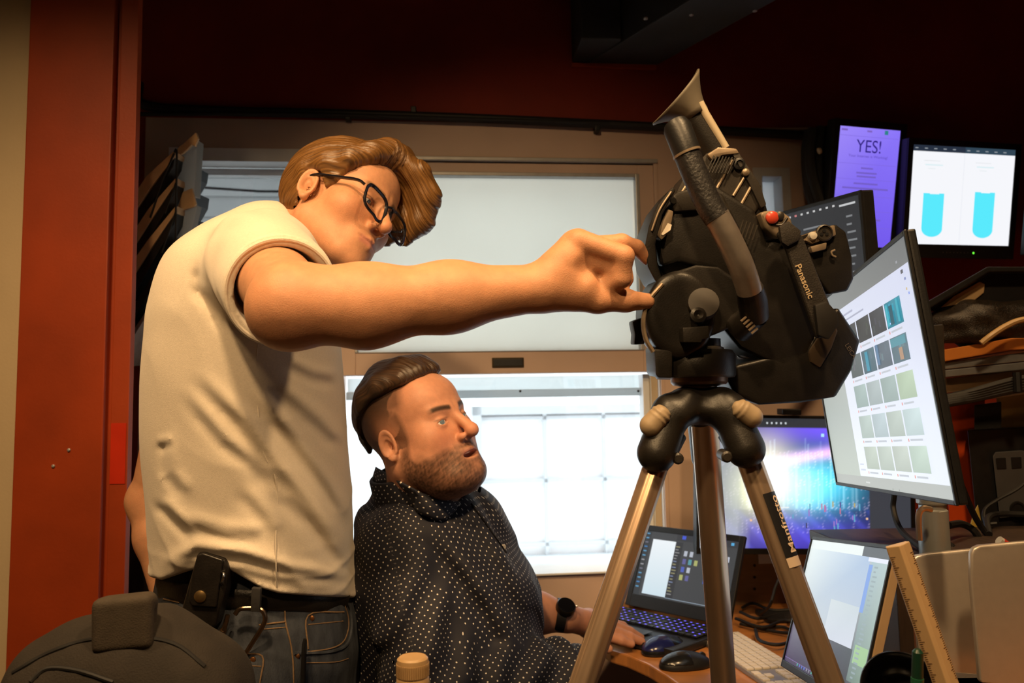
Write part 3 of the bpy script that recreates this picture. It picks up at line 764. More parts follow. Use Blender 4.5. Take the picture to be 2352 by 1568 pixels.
for k, u0 in enumerate((.125, .625)):
    mb = MB(); n = 20; vs = [bk.S(u0+.10, .16, .0011)]
    for i in range(n+1):
        w_ = math.pi+math.pi*i/n; vs.append(bk.S(u0+.10+.10*math.cos(w_), .161+.085*math.sin(w_), .0011))
    mb.add(vs, [(0, i, i+1) for i in range(1, n+1)], cy); mb.build('beaker_base', scr, bko)
for k in range(8): bk.box(MB(), .34+.035*k, .35+.035*k, -.085, -.075, .003, .0038).build('key', mat('faint_key', (.06, .06, .06), .4, var=.1), bkm)
MB().lathe(bk.S(.645, -.082, .003), bk.N, [(.003, 0), (.003, .001), (.001, .0015)], 12).build('power_light', mat('green_led', (.1, .6, .05), .3, emit=(.15, 1, .05), estr=1.5, var=.05), bkm)
screw_arm(bkm, bk, wpt(wst(2200, 450)[0], bk.c[2], 0))
ye = Panel([1.70, .429, 2.305], [.96, .0, .27], [.013, .995, -.101], .36, .30)
yem = thing('monitor', 'wall monitor with a pale yellow page cut off by the right edge', 'monitor', ye.S(.5, .5, -.04), 'wall monitors')
ye.housing(yem, black, (.016, .02, .03, .02), .04)
ye.screen(yem, [(0, 0, 1, 1, (.85, .75, .42))]+[(.03, .95-.07*k, .4, .965-.07*k, (.55, .45, .2)) for k in range(11)]+[(.02, .08, .4, .11, (.05, .05, .12))])
screw_arm(yem, ye, wpt(wst(2352, 450)[0]+.12, ye.c[2], 0))
# cables hanging beside the wall monitors
cbn = thing('cable_bundle', 'thick black cable bundle hanging left of the purple monitor', 'cables', P(1880, 400, 2.3))
for k, pts in enumerate(([(1868, 296), (1862, 340), (1866, 400), (1890, 480)], [(1885, 292), (1880, 360), (1884, 420), (1905, 490)], [(1902, 292), (1900, 350), (1898, 420), (1915, 480)], [(1860, 300), (1852, 350), (1858, 430), (1880, 500)])):
    MB().tube(smoothpath([P(x, y, 2.30+.01*k) for x, y in pts], 6), .016, 10).build('cable', blackrub, cbn, smooth=True)
MB().tube([P(1885, 345, 2.27), P(1880, 347, 2.27)], [.008, .010], 10).build('connector', tanwall, cbn, smooth=True)

# ---- black laptop on the desk
lh = np.array([.445, -.728, 2.156])*.965; hinge = C2W(lh); hinge[2] = DESKZ+.022
lW = .672*RIGHT-.723*FWD; lW[2] = 0; lW /= np.linalg.norm(lW); lN = np.cross(ZUP, lW)
if lN@FWD > 0: lN = -lN                 # towards the user
tilt = math.radians(24)
lt = thing('laptop', 'open black laptop with blue lit keys on the desk', 'laptop', hinge-ZUP*.022, 'laptops')
class Flat(Panel):
    def __init__(s, c, W, H, w, h):
        s.w, s.h = w, h; s.c = np.asarray(c, float); s.W = W/np.linalg.norm(W); s.H = H/np.linalg.norm(H); s.N = np.cross(s.W, s.H)
        if s.N@(CAM-s.c) < 0: s.N = -s.N
Hd = ZUP*math.cos(tilt)-lN*math.sin(tilt)
lid = Flat(hinge+Hd*.130, lW, Hd, .300, .180)
lid.housing(lt, black, (.016, .016, .034, .016), .008)
qs = [(0, 0, 1, 1, (.055, .058, .062)), (.10, .03, .36, .88, ((.62, .75, .82), (.62, .75, .82), (.85, .90, .93), (.85, .90, .93))), (.0, .0, .07, 1, (.035, .04, .045)), (.36, .90, 1, 1, (.04, .042, .048)), (.36, .0, .44, .88, (.035, .037, .042))]
qs += [(.015, .95-.07*k, .05, .97-.07*k, random.choice([(.1, .3, .5), (.3, .3, .32), (.15, .15, .2), (.05, .2, .45)])) for k in range(13)]
qs += [(.37, .80-.045*k, .37+.05*random.uniform(.4, 1), .815-.045*k, random.choice([(.3, .28, .15), (.2, .25, .4), (.25, .25, .25)])) for k in range(17)]
for r in range(4):
    for c in range(8):
        if random.random() < .85 and not (2 < c < 4): qs.append((.47+.062*c, .68-.12*r, .505+.062*c, .76-.12*r, random.choice([(.08, .12, .45), (.45, .48, .55), (.4, .42, .15), (.1, .3, .35), (.12, .12, .3), (.6, .62, .65)])))
qs += [(.42, .93, .46, .985, (.06, .10, .6)), (.56, .93, .64, .985, (.45, .55, .15)), (.58, .86, .62, .91, (.6, .6, .4)), (.70, .62, .78, .64, (.5, .5, .52)), (.93, .93, .96, .97, (.1, .4, .7)), (.36, .02, .80, .026, (.4, .5, .6))]
lid.screen(lt, qs)
dk_c = hinge+lN*.118-ZUP*.006
base = MB(); base.box(dk_c-ZUP*.004, lW, lN, ZUP, .335, .235, .018).build('deck', black, lt, bevel=.004)
mbk = MB()
for r in range(6):
    for c in range(17):
        o_ = hinge+lN*(.030+.0185*r)+lW*(-.148+.0185*c)+ZUP*.0045
        mbk.box(o_, lW, lN, ZUP, .0150, .0145, .003)
ko = mbk.build('keys', mat('laptop_keys', (.015, .015, .018), .45, var=.2, vscale=200), lt); ko['kind'] = 'stuff'
mbl = MB()
for r in range(6):
    for c in range(17):
        if random.random() < .8:
            o_ = hinge+lN*(.030+.0185*r)+lW*(-.148+.0185*c)+ZUP*.0062
            mbl.box(o_, lW, lN, ZUP, .0050, .0040, .0004)
kl = mbl.build('key_legends', mat('blue_key_light', (.05, .05, .2), .5, emit=(.12, .09, .85), estr=1.6, var=.05), lt); kl['kind'] = 'stuff'
MB().box(hinge+lN*.19+ZUP*.0034, lW, lN, ZUP, .10, .065, .001).build('touchpad', mat('touchpad_grey', (.035, .034, .034), .35, var=.1), lt, bevel=.0004)

# ---- white keyboard, keys one by one
kA, kC = onz(1597, 1468, DESKZ), onz(1722, 1556, DESKZ)
kv = kC-kA; kv[2] = 0; kv /= np.linalg.norm(kv); ku = np.cross(ZUP, kv)
if ku@RIGHT < 0: ku = -ku
kb_ = thing('keyboard', 'slim white keyboard beside the two mice', 'keyboard', kA)
kl_, kw_ = .40, .116
MB().box(kA+kv*kl_/2+ku*kw_/2+ZUP*.005, kv, ku, ZUP, kl_, kw_, .009).build('base', mat('aluminium_base', (.35, .33, .30), .4, .6, var=.1), kb_, bevel=.002)
keym = mat('white_key', (.66, .60, .53), .45, var=.06, vscale=50); proto = {}
def key(u, v, lw):
    k_ = round(lw, 4)
    if k_ not in proto:
        mb = MB().box((0, 0, 0), kv, ku, ZUP, lw, .0162, .005); o = mb.build('key', keym, None, bevel=.0014); proto[k_] = o.data
    else: o = bpy.data.objects.new('key', proto[k_]); COL.objects.link(o)
    o.location = tuple(kA+kv*u+ku*v+ZUP*.0112); o.parent = kb_; o.matrix_parent_inverse = Matrix.Translation(kb_.location).inverted()
for r in range(6):
    v = kw_-.012-.0187*r
    for c in range(14):
        if r == 5 and 4 <= c <= 8: continue
        key(.014+.0192*c, v, .0165)
    if r == 5: key(.014+.0192*6, v, .088)
    for c in range(3):
        if r in (0, 1, 2) or (r == 4 and c == 1) or r == 5: key(.297+.0192*c, v, .0165)
    for c in range(2): key(.362+.0192*c, v, .0165)
# ---- mice
def mouse(name, label, px, py, yaw, m_top, m_side, size=(.060, .036, .034)):
    b = onz(px, py, DESKZ); t = thing(name, label, 'mouse', b, 'computer mice')
    ca_, sa_ = math.cos(yaw), math.sin(yaw); A = np.array([[ca_, sa_, 0], [-sa_, ca_, 0], [0, 0, 1]], np.float32)
    def f(p):
        q = (p-np.float32(b))@A.T
        d = ell(q, (-.006, 0, .004), size); d = smin(d, ell(q, (.02, 0, .002), (size[0]*.7, size[1]*.9, size[2]*.75)), .01)
        return smax(d, -q[:, 2]+.0006, .003)
    sdf_mesh('shell', f, b-.075, b+.075, .0022, m_side, t, cam_space=False)
    def f2(p):
        q = (p-np.float32(b))@A.T
        return np.maximum(np.maximum(f(p)-.0008, -.005-q[:, 0]*0+(.020-q[:, 2])*.6), q[:, 0]-.004)
    sdf_mesh('palm_cover', f2, b-.075, b+.075, .0022, m_top, t, cam_space=False)
    c = b+np.array([ca_, sa_, 0])*.040+ZUP*.021; MB().lathe(c-np.array([-sa_, ca_, 0])*.003, (-sa_, ca_, 0), [(.008, 0), (.008, .006)], 16).build('wheel', blackrub, t, smooth=True)
bluem = mat('dark_blue_gloss', (.012, .016, .09), .18, var=.1); blkg = mat('black_gloss', (.010, .010, .011), .2, var=.1)
mouse('computer_mouse', 'dark blue computer mouse nearer the laptop', 1527, 1496, .55, bluem, blkg)
mouse('computer_mouse', 'black computer mouse nearest the desk edge', 1576, 1531, .25, blkg, black, (.058, .034, .030))
# ---- cables on the desk
dc_ = thing('desk_cables', 'tangle of thin black cables on the desk behind the keyboard', 'cables', onz(1760, 1430, DESKZ))
for pts in ([(1700, 1405), (1740, 1420), (1790, 1412), (1830, 1440), (1860, 1470)], [(1690, 1420), (1750, 1440), (1800, 1425), (1850, 1430)], [(1735, 1445), (1745, 1470), (1790, 1480), (1830, 1462), (1800, 1440), (1750, 1442)], [(1700, 1432), (1780, 1450), (1840, 1455)], [(1705, 1395), (1730, 1385), (1770, 1400), (1820, 1400)]):
    MB().tube(smoothpath([onz(x, y, DESKZ+.006+.012*random.random()) for x, y in pts], 6), .0042, 8).build('cable', blackrub, dc_, smooth=True)
MB().tube(smoothpath([P(1792, 1322, 2.0), P(1780, 1352, 1.98), P(1768, 1390, 1.97), onz(1745, 1412, DESKZ+.005)], 6), .0035, 8).build('hanging_cable', blackrub, dc_, smooth=True)
MB().tube(smoothpath([onz(1580, 1478, DESKZ+.004), onz(1600, 1455, DESKZ+.004), onz(1632, 1425, DESKZ+.004)], 6), .0022, 8).build('mouse_cable', blackrub, dc_, smooth=True)
cb0 = onz(1437, 1392, DESKZ)
tag(MB().box(cb0+ZUP*.008, lW, lN, ZUP, .05, .03, .016).build('wood_block', woodtan, None, bevel=.003), 'small tan wooden block left of the black laptop', 'block')

# ---- slim monitor facing the seated man
tp = Panel([.497, -.417, 1.214], [-.02, .203, -.979], [.304, .934, .188], .31, .21)
tpm = thing('monitor', 'slim low monitor with a pale drawing program right of the tripod leg', 'monitor', tp.S(.5, 0), 'desk monitors')
tp.housing(tpm, black, (.005, .005, .012, .006), .009)
tp.box(MB(), 1.016, 1.026, -.03, 1.02, -.012, .0).build('side_edge', mat('lit_tan_edge', (.40, .27, .15), .4, var=.1), tpm, bevel=.001)  # side thickness coloured tan: warm light painted into the edge
qs = [(0, 0, 1, 1, ((.05, .035, .09), (.045, .045, .05), (.50, .56, .57), (.72, .80, .77))), (.0, .36, .80, .93, ((.55, .60, .62), (.50, .55, .62), (.40, .52, .70), (.78, .85, .83))), (0, .93, .70, 1, (.80, .86, .84)), (.70, .93, 1, 1, (.10, .11, .12)), (.78, .90, 1, .93, (.75, .78, .88)),
      (.45, .22, .80, .58, ((.62, .65, .74), (.66, .68, .78), (.55, .62, .66), (.60, .66, .68))), (.82, .10, 1, .90, ((.16, .22, .20), (.22, .32, .24), (.45, .56, .55), (.40, .52, .56))), (.80, .55, .84, .88, (.20, .34, .72)),
      (0, .0, .82, .30, ((.06, .04, .10), (.05, .05, .06), (.06, .07, .08), (.14, .12, .17))), (.84, .22, .98, .34, (.35, .55, .28)), (0, .028, .8, .034, (.18, .12, .30))]
qs += [(.86, .86-.032*k, .86+.05*random.uniform(.5, 1), .872-.032*k, (.30, .38, .40)) for k in range(24)]
qs += [(.20+.035*k, .012, .214+.035*k, .03, random.choice([(.5, .5, .5), (.1, .5, .4), (.1, .2, .6), (.6, .1, .1), (.3, .3, .35)])) for k in range(9)]
qs += [(.55+.03*k, .20-.01*k, .565+.03*k, .21-.01*k, (.25, .26, .28)) for k in range(6)]
tp.screen(tpm, qs)
fb = tp.S(.5, -.06, -.04); MB().wbox((fb[0]-.015, fb[1]-.05, DESKZ), (fb[0]+.03, fb[1]+.05, fb[2]+.05)).build('stand', black, tpm, bevel=.005)
# ---- counter at the right with ruler, mug and silver laptops
CZ = .920
cnt = thing('counter', 'orange wooden counter edge at the lower right corner', 'counter', (1.0, .95, 0))
cpoly = [(.60, .55), (.60, .95), (.56, 1.10), (.64, 1.22), (1.6, 1.22), (1.6, .55)]
top_prism('counter_top', cpoly, CZ-.03, CZ, wood, cnt)
for x, y, zf in ((.66, .62, 0), (1.54, .62, 0), (1.54, 1.15, DESKZ), (.72, 1.12, DESKZ)): MB().wbox((x-.025, y-.025, zf), (x+.025, y+.025, CZ-.03)).build('leg', darkwood, cnt, bevel=.003)
slv = mat('silver_laptop_lid', (.50, .44, .38), .38, .55, var=.06, vscale=90)
def silver(label, poly_px, d0, d1, rx):
    b = P(rx, 1540, d0); t = thing('laptop', label, 'laptop', (b[0], b[1], CZ), 'laptops')
    pts = [P(x, y, d0) for x, y in poly_px]
    # lid leans back slightly
    nb = P(poly_px[0][0], 1540, d0)[2]
    pts = [p+FWD*((p[2]-CZ)*.16) for p in pts]
    MB().prism(pts, FWD*.009).build('lid', slv, t, smooth=True, bevel=.0035, seg=3)
    lo = min(pts, key=lambda p: p[0]); hi = max(pts, key=lambda p: p[0])
    c = np.array([(lo[0]+hi[0])/2, lo[1]+.075, CZ+.008]); MB().box(c, (1, 0, 0), (0, 1, 0), ZUP, hi[0]-lo[0], .13, .014).build('base', slv, t, bevel=.004)
silver('silver laptop with its rounded lid corner behind the ruler', [(2124, 1545), (2118, 1320), (2122, 1300), (2136, 1291), (2160, 1287), (2420, 1262), (2500, 1262), (2500, 1575)], 1.02, 1.03, 2250)
silver('silver laptop cut off by the right edge in front of another', [(2262, 1575), (2262, 1345), (2268, 1290), (2275, 1276), (2290, 1270), (2560, 1248), (2560, 1600)], .96, .97, 2400)
# triangular scale ruler leaning up
rul = thing('scale_ruler', 'wooden triangular scale ruler leaning beside the silver laptops', 'ruler', P(2185, 1568, .90))
rw = mat('boxwood', (.62, .42, .22), .5, var=.12, vscale=30, stretch=(1, 1, .2))
ra0, rb0 = P(2057, 1250, .93), P(2172, 1582, .90)
rt = (rb0-ra0); rL = np.linalg.norm(rt); rt /= rL
re1 = RIGHT-rt*(RIGHT@rt); re1 /= np.linalg.norm(re1); re2 = np.cross(rt, re1)
if re2@FWD > 0: re2 = -re2
tri3 = [re1*-.013+re2*.002, re1*-.003+re2*.014, re1*.003+re2*.0125, re1*.0155+re2*.004, re1*.0145-re2*.004, re1*-.010-re2*.006]
MB().prism([ra0+v for v in tri3], rt*rL).build('bar', rw, rul, bevel=.001)
tickm = mat('ruler_ink', (.10, .05, .03), .7, var=.1); tk = MB()
nf = np.cross(rt, (tri3[3]-tri3[2])/np.linalg.norm(tri3[3]-tri3[2]))
if nf@FWD > 0: nf = -nf
for k in range(60):
    s_ = .012+k*(rL-.02)/60; ln_ = .006 if k % 5 == 0 else .003
    o_ = ra0+tri3[3]+rt*s_; d_ = (tri3[2]-tri3[3]); d_ /= np.linalg.norm(d_)
    tk.box(o_+d_*(ln_/2+.001)+nf*.0003, d_, rt, nf, ln_, .0005, .0003)
    o_ = ra0+tri3[0]+rt*s_; d2 = (tri3[1]-tri3[0]); d2 /= np.linalg.norm(d2); n2 = np.cross(rt, d2)
    if n2@FWD > 0: n2 = -n2
    tk.box(o_+d2*(ln_/2+.001)+n2*.0003, d2, rt, n2, ln_, .0005, .0003)
to = tk.build('tick_marks', tickm, rul); to['kind'] = 'stuff'
# black mug / round pot with green pen
mg = P(2062, 1560, .94); mgz = CZ-.0
mug = thing('cup', 'glossy black round cup tilted toward the camera at the bottom right', 'cup', (mg[0], mg[1], mg[2]-.07))
max_ = -FWD*.72+UP*.62-RIGHT*.30; max_ /= np.linalg.norm(max_)
MB().lathe(mg+np.array([.004, 0, -.012]), max_, [(.0, -.052), (.026, -.050), (.040, -.036), (.0455, -.014), (.0460, .0), (.0445, .0015), (.0425, -.001), (.040, -.020), (.030, -.040), (.0, -.046)], 48, cap=False).build('bowl', blkg, mug, smooth=True, angle=60)
MB().wbox((mg[0]-.06, mg[1]-.05, DESKZ), (mg[0]+.05, mg[1]+.05, mg[2]-.062)).build('plinth', black, mug, bevel=.004)
gp = thing('pen', 'dark green marker pen standing in front of the black cup', 'pen', P(2106, 1600, .87))
MB().tube([P(2108, 1490, .88), P(2108, 1497, .88), P(2107, 1550, .88), P(2105, 1640, .88)], [.003, .0058, .0062, .0062], 14).build('barrel', mat('dark_green_plastic', (.012, .05, .03), .35, var=.2), gp, smooth=True)
MB().tube([P(2107, 1556, .8795), P(2106, 1640, .8795)], .0068, 14).build('cap', mat('green_plastic', (.02, .12, .06), .35, var=.1), gp, smooth=True)

# ---- shelf unit on the right
shf = thing('metal_shelf', 'grey metal shelf rails at the right with an orange plank on top', 'shelf', P(2300, 900, 1.62))
steelb = mat('blue_grey_steel', (.30, .32, .34), .38, .6, var=.2, vscale=40)
SHD = P(2250, 900, 1.0)-CAM; SHD[2] = 0; SHD /= np.linalg.norm(SHD)     # the shelf side of the room is turned a little to the right
def bar(name, pxs, d, th, m, par): return MB().prism([P(x, y, d) for x, y in pxs], SHD*th).build(name, m, par, bevel=.002)
bar('rail', [(2168, 832), (2420, 800), (2420, 822), (2168, 848)], 1.60, .05, steelb, shf)
bar('rail', [(2168, 850), (2420, 824), (2420, 842), (2168, 866)], 1.60, .05, steelb, shf)
bar('rail', [(2172, 922), (2420, 880), (2420, 896), (2172, 930)], 1.60, .03, steelb, shf)
bar('post', [(2400, 560), (2430, 560), (2430, 1572), (2400, 1572)], 1.62, .05, steelb, shf)
bar('post', [(2144, 760), (2162, 760), (2168, 1572), (2150, 1572)], 1.62, .03, steelb, shf)
bar('back_board', [(2172, 868), (2420, 842), (2420, 870), (2172, 902)], 1.63, .02, woodtan, shf)
tag(bar('orange_plank', [(2166, 803), (2322, 776), (2420, 776), (2420, 800), (2322, 803), (2168, 830)], 1.59, .25, mat('orange_plank_paint', (.55, .19, .035), .5, var=.15, vscale=20), None), 'orange plank lying on the metal shelf under the mesh bag', 'plank')
arm = thing('monitor_arm_post', 'dark upright post behind the large bright monitor', 'post', P(2148, 1000, 1.45))
bar('upright', [(2126, 748), (2166, 744), (2176, 1010), (2172, 1226), (2140, 1226)], 1.45, .03, camgrey, arm)
tray = thing('plastic_lid', 'black plastic storage lid on top of the shelf', 'lid', P(2240, 690, 1.6))
bar('rim', [(2112, 702), (2268, 612), (2420, 612), (2420, 622), (2272, 624), (2118, 718)], 1.58, .04, black, tray)
bar('inner', [(2130, 712), (2268, 628), (2420, 628), (2420, 705), (2180, 720)], 1.61, .20, black, tray)
bar('tan_patch', [(2160, 706), (2190, 680), (2250, 646), (2262, 652), (2260, 672), (2235, 692)], 1.606, .004, mat('tan_felt', (.38, .26, .13), .7, var=.2), tray)
meshm = mat('black_mesh_fabric', (.024, .015, .009), .5, var=.85, vscale=170, bump=.9, bscale=420)
def bag(p):
    d = chain(p, [CC(2158, 752, 1.62), CC(2230, 745, 1.62), CC(2330, 735, 1.64), CC(2420, 735, 1.64)], [.036, .046, .046, .044], .03)
    d = smax(d, CC(2200, 780, 1.6)[1]-p[:, 1]-.012+(p[:, 0]-.9)*-.15, .01)
    return d+.006*vnoise(p*np.float32([22, 40, 22]), 51)
bgo = sdf_mesh('mesh_bag', bag, CC(2110, 820, 1.5)-.05, CC(2420, 640, 1.72)+.06, .0045, meshm); tag(bgo, 'crumpled black mesh bag lying on the orange plank', 'bag')
tag(MB().tube(smoothpath([P(2254, 788, 1.555), P(2280, 768, 1.55), P(2312, 748, 1.55), P(2345, 735, 1.55), P(2400, 728, 1.55)], 6), .006, 8).build('tan_cable', mat('tan_cable_skin', (.40, .25, .10), .4, var=.15), None, smooth=True), 'tan cable looping over the front of the mesh bag', 'cable')
cbs = thing('cable_bundle', 'black cables strapped along the lower shelf rail', 'cables', P(2260, 900, 1.58))
for k in range(5):
    MB().tube(smoothpath([P(2174, 912+4*k, 1.585-.006*k), P(2240, 896+5*k, 1.58), P(2330, 872+6*k, 1.58), P(2420, 862+6*k, 1.58)], 5), .0065, 8).build('cable', blackrub, cbs, smooth=True)
MB().tube([P(2336, 855, 1.57), P(2338, 900, 1.565)], .008, 8).build('cable_tie', black, cbs, smooth=True)
tag(bar('yellow_note', [(2288, 908), (2420, 896), (2420, 976), (2294, 982)], 1.72, .003, mat('yellow_paper', (.55, .38, .13), .8, var=.12, vscale=60), None), 'yellowed paper note hanging under the shelf at the right edge', 'note')
pc = thing('computer_tower', 'black computer case with a grey carry panel at the right', 'computer', P(2320, 1240, 1.66))
bar('case', [(2222, 988), (2480, 974), (2480, 1556), (2252, 1556), (2248, 1250)], 1.66, .25, black, pc)
bar('dark_gap', [(2238, 930), (2300, 922), (2300, 986), (2238, 990)], 1.70, .03, blackrub, pc)
bar('side_plate', [(2280, 1048), (2286, 1038), (2345, 1034), (2380, 1040), (2380, 1180), (2296, 1190)], 1.652, .010, mat('grey_plate', (.10, .10, .105), .45, .3, var=.2), pc)
bar('vent_hole', [(2287, 1052), (2310, 1051), (2312, 1076), (2290, 1077)], 1.650, .003, black, pc); bar('vent_hole', [(2322, 1050), (2346, 1049), (2347, 1074), (2324, 1076)], 1.650, .003, black, pc)
MB().lathe(P(2336, 1168, 1.651), -FWD, [(.016, 0), (.016, .003), (.012, .003), (.011, .001)], 20).build('socket', black, pc, smooth=True)
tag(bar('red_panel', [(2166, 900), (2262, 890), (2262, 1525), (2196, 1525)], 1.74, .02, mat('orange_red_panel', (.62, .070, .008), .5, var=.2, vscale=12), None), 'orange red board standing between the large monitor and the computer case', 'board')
tag(bar('yellow_folder', [(2222, 1270), (2226, 1215), (2236, 1178), (2246, 1160), (2254, 1200), (2256, 1570), (2222, 1570)], 1.62, .02, mat('yellow_card', (.50, .34, .06), .6, var=.15), None), 'narrow yellow folder standing beside the computer case', 'folder')
cbr = thing('loose_cables', 'loose black power cables behind the large bright monitor', 'cables', P(2200, 1230, 1.5))
for pts, r in (([(2054, 1134, 1.5), (2052, 1170, 1.5), (2070, 1218, 1.45), (2120, 1262, 1.35)], .0055), ([(2194, 1078, 1.35), (2206, 1110, 1.4), (2246, 1198, 1.5), (2300, 1262, 1.5)], .006), ([(2178, 1206, 1.45), (2210, 1203, 1.5), (2240, 1222, 1.5), (2256, 1262, 1.5)], .007),
               ([(2180, 1252, 1.4), (2196, 1262, 1.42), (2240, 1278, 1.45), (2280, 1278, 1.45)], .007), ([(2272, 1226, 1.5), (2268, 1190, 1.55), (2300, 1180, 1.6), (2380, 1182, 1.6)], .006), ([(2380, 1080, 1.58), (2340, 1120, 1.58), (2290, 1148, 1.58), (2262, 1170, 1.58), (2264, 1200, 1.56), (2290, 1202, 1.55)], .0035)):
    MB().tube(smoothpath([P(*q_) for q_ in pts], 7), r, 8).build('cable', blackrub, cbr, smooth=True)
ce = thing('plug_cable', 'pale plug end with a red band among the cables', 'plug', P(2310, 1250, 1.42))
MB().tube([P(2294, 1240, 1.42), P(2300, 1244, 1.42)], .008, 10).build('tip', mat('pale_grey_plug', (.55, .53, .48), .5, var=.1), ce, smooth=True)
MB().tube([P(2300, 1244, 1.42), P(2314, 1254, 1.42)], .0085, 10).build('red_band', mat('red_band', (.50, .05, .03), .5, var=.1), ce, smooth=True)
MB().tube([P(2314, 1254, 1.42), P(2345, 1274, 1.42)], .008, 10).build('body', mat('cream_plug', (.58, .45, .30), .5, var=.1), ce, smooth=True)

# ------------------------------------------------------------------ left side: paper rack, rail, chair back, backpack, bottle
rk = thing('paper_rack', 'black wire paper rack with sloping pockets on the wall', 'rack', P(350, 750, 2.0))
RD = 1.98
def strip(poly, d, th, m, name, par): return MB().prism([P(x, y, d) for x, y in poly], FWD*th).build(name, m, par, bevel=.001)
for k, (x0, y0, x1, y1, w_) in enumerate(((262, 560, 402, 356, 48), (262, 640, 404, 420, 50), (262, 705, 404, 486, 52), (262, 770, 402, 552, 40), (262, 822, 402, 616, 22))):
    strip([(x0, y0), (x1, y1), (x1-4, y1+w_*.55), (x0, y0+w_)], RD, .22, black if k < 4 else steelb, 'pocket', rk)
for pts in ([(400, 350), (406, 352), (404, 480), (402, 600), (384, 690), (366, 760)], [(400, 352), (372, 420), (345, 500)], [(404, 420), (380, 490)], [(404, 486), (372, 580)], [(402, 552), (370, 640), (362, 760)]):
    MB().tube(smoothpath([P(x, y, RD-.006) for x, y in pts], 5), .0026, 8).build('wire', blackrub, rk, smooth=True)
manila = mat('manila_card', (.60, .38, .20), .75, var=.2, vscale=30); paper = frosted('white_paper', (.80, .80, .78), .01)
def fold(name, label, cat, poly, m, dd, th=.010): return tag(strip(poly, RD+dd, th, m, name, None), label, cat, 'papers in the rack')
fold('folder', 'tan folder in the topmost pocket of the rack', 'folder', [(262, 520), (335, 405), (400, 346), (404, 350), (402, 358), (345, 432), (262, 560)], manila, -.004, .13)
fold('folder', 'tan folder in the second pocket of the rack', 'folder', [(262, 600), (340, 480), (404, 408), (404, 420), (350, 500), (262, 638)], manila, -.004, .13)
fold('folder', 'tan folder in the third pocket of the rack', 'folder', [(262, 660), (340, 550), (404, 472), (404, 486), (350, 565), (262, 702)], manila, -.004, .13)
fold('newspaper', 'tan newspaper corner sticking up at the top of the rack', 'newspaper', [(396, 350), (430, 322), (450, 304), (455, 318), (448, 336), (440, 332), (420, 352), (404, 358)], manila, .03)
fold('paper_sheet', 'white sheets standing in the top pocket of the rack', 'paper', [(388, 420), (406, 352), (454, 322), (452, 350), (446, 450), (410, 445), (392, 470), (380, 480)], paper, .05, .04)
fold('newspaper', 'crumpled tan newspaper in the middle of the rack', 'newspaper', [(404, 486), (420, 440), (440, 432), (450, 468), (446, 474), (410, 486)], manila, .04)
fold('paper_sheet', 'white printed sheets in the middle pocket of the rack', 'paper', [(376, 545), (402, 480), (453, 472), (436, 546), (385, 546), (374, 552)], paper, .05, .03)
fold('paper_sheet', 'grey white sheets in the fourth pocket of the rack', 'paper', [(374, 612), (404, 548), (446, 556), (440, 600), (405, 612)], paper, .06, .03)
fold('paper_sheet', 'narrow white sheet in the lowest pocket of the rack', 'paper', [(372, 664), (392, 616), (404, 614), (384, 664)], paper, .05, .02)
s0, s1, z0, z1 = wrect(292, 788, 380, 824, .10)
rl = thing('metal_rail', 'grey metal rail on the wall below the paper rack', 'rail', wpt(s0, z0, .05))
wb(MB(), s0-.08, s1, z0, z1, .06, .10).build('rail', steelb, rl, bevel=.003)
wb(MB(), s0-.08, s1, z0+.005, z1-.005, -.002, .06).build('bracket', black, rl, bevel=.003)
def cback(p): return bx(p, CC(292, 1330, 1.98), (.10, .17, .035), .03)+.004*vnoise(p*8, 3)
cbk = thing('office_chair', 'black office chair standing behind the red column', 'chair', (P(292, 1330, 1.98)[0], P(292, 1330, 1.98)[1], 0))
cc_ = CC(292, 1330, 1.98); sdf_mesh('backrest', cback, cc_-.25, cc_+.25, .006, blackrub, cbk)
cx_, cy_ = P(292, 1330, 1.98)[:2]; bz_ = P(292, 1480, 1.98)[2]
MB().wbox((cx_-.20, cy_-.32, .44), (cx_+.18, cy_+.02, .52)).build('seat', blackrub, cbk, bevel=.02, seg=3)
MB().wbox((cx_-.03, cy_-.01, .46), (cx_+.03, cy_+.03, bz_+.1)).build('back_post', black, cbk, bevel=.004)
MB().lathe((cx_, cy_-.15, .08), (0, 0, 1), [(.03, 0), (.03, .37)], 14).build('post', black, cbk, smooth=True)
for k in range(5):
    w_ = 2*math.pi*k/5; e_ = (cx_+.24*math.cos(w_), cy_-.15+.24*math.sin(w_), .0)
    MB().tube([(cx_, cy_-.15, .11), (e_[0], e_[1], .02)], [.024, .018], 8).build('base_arm', black, cbk, smooth=True)
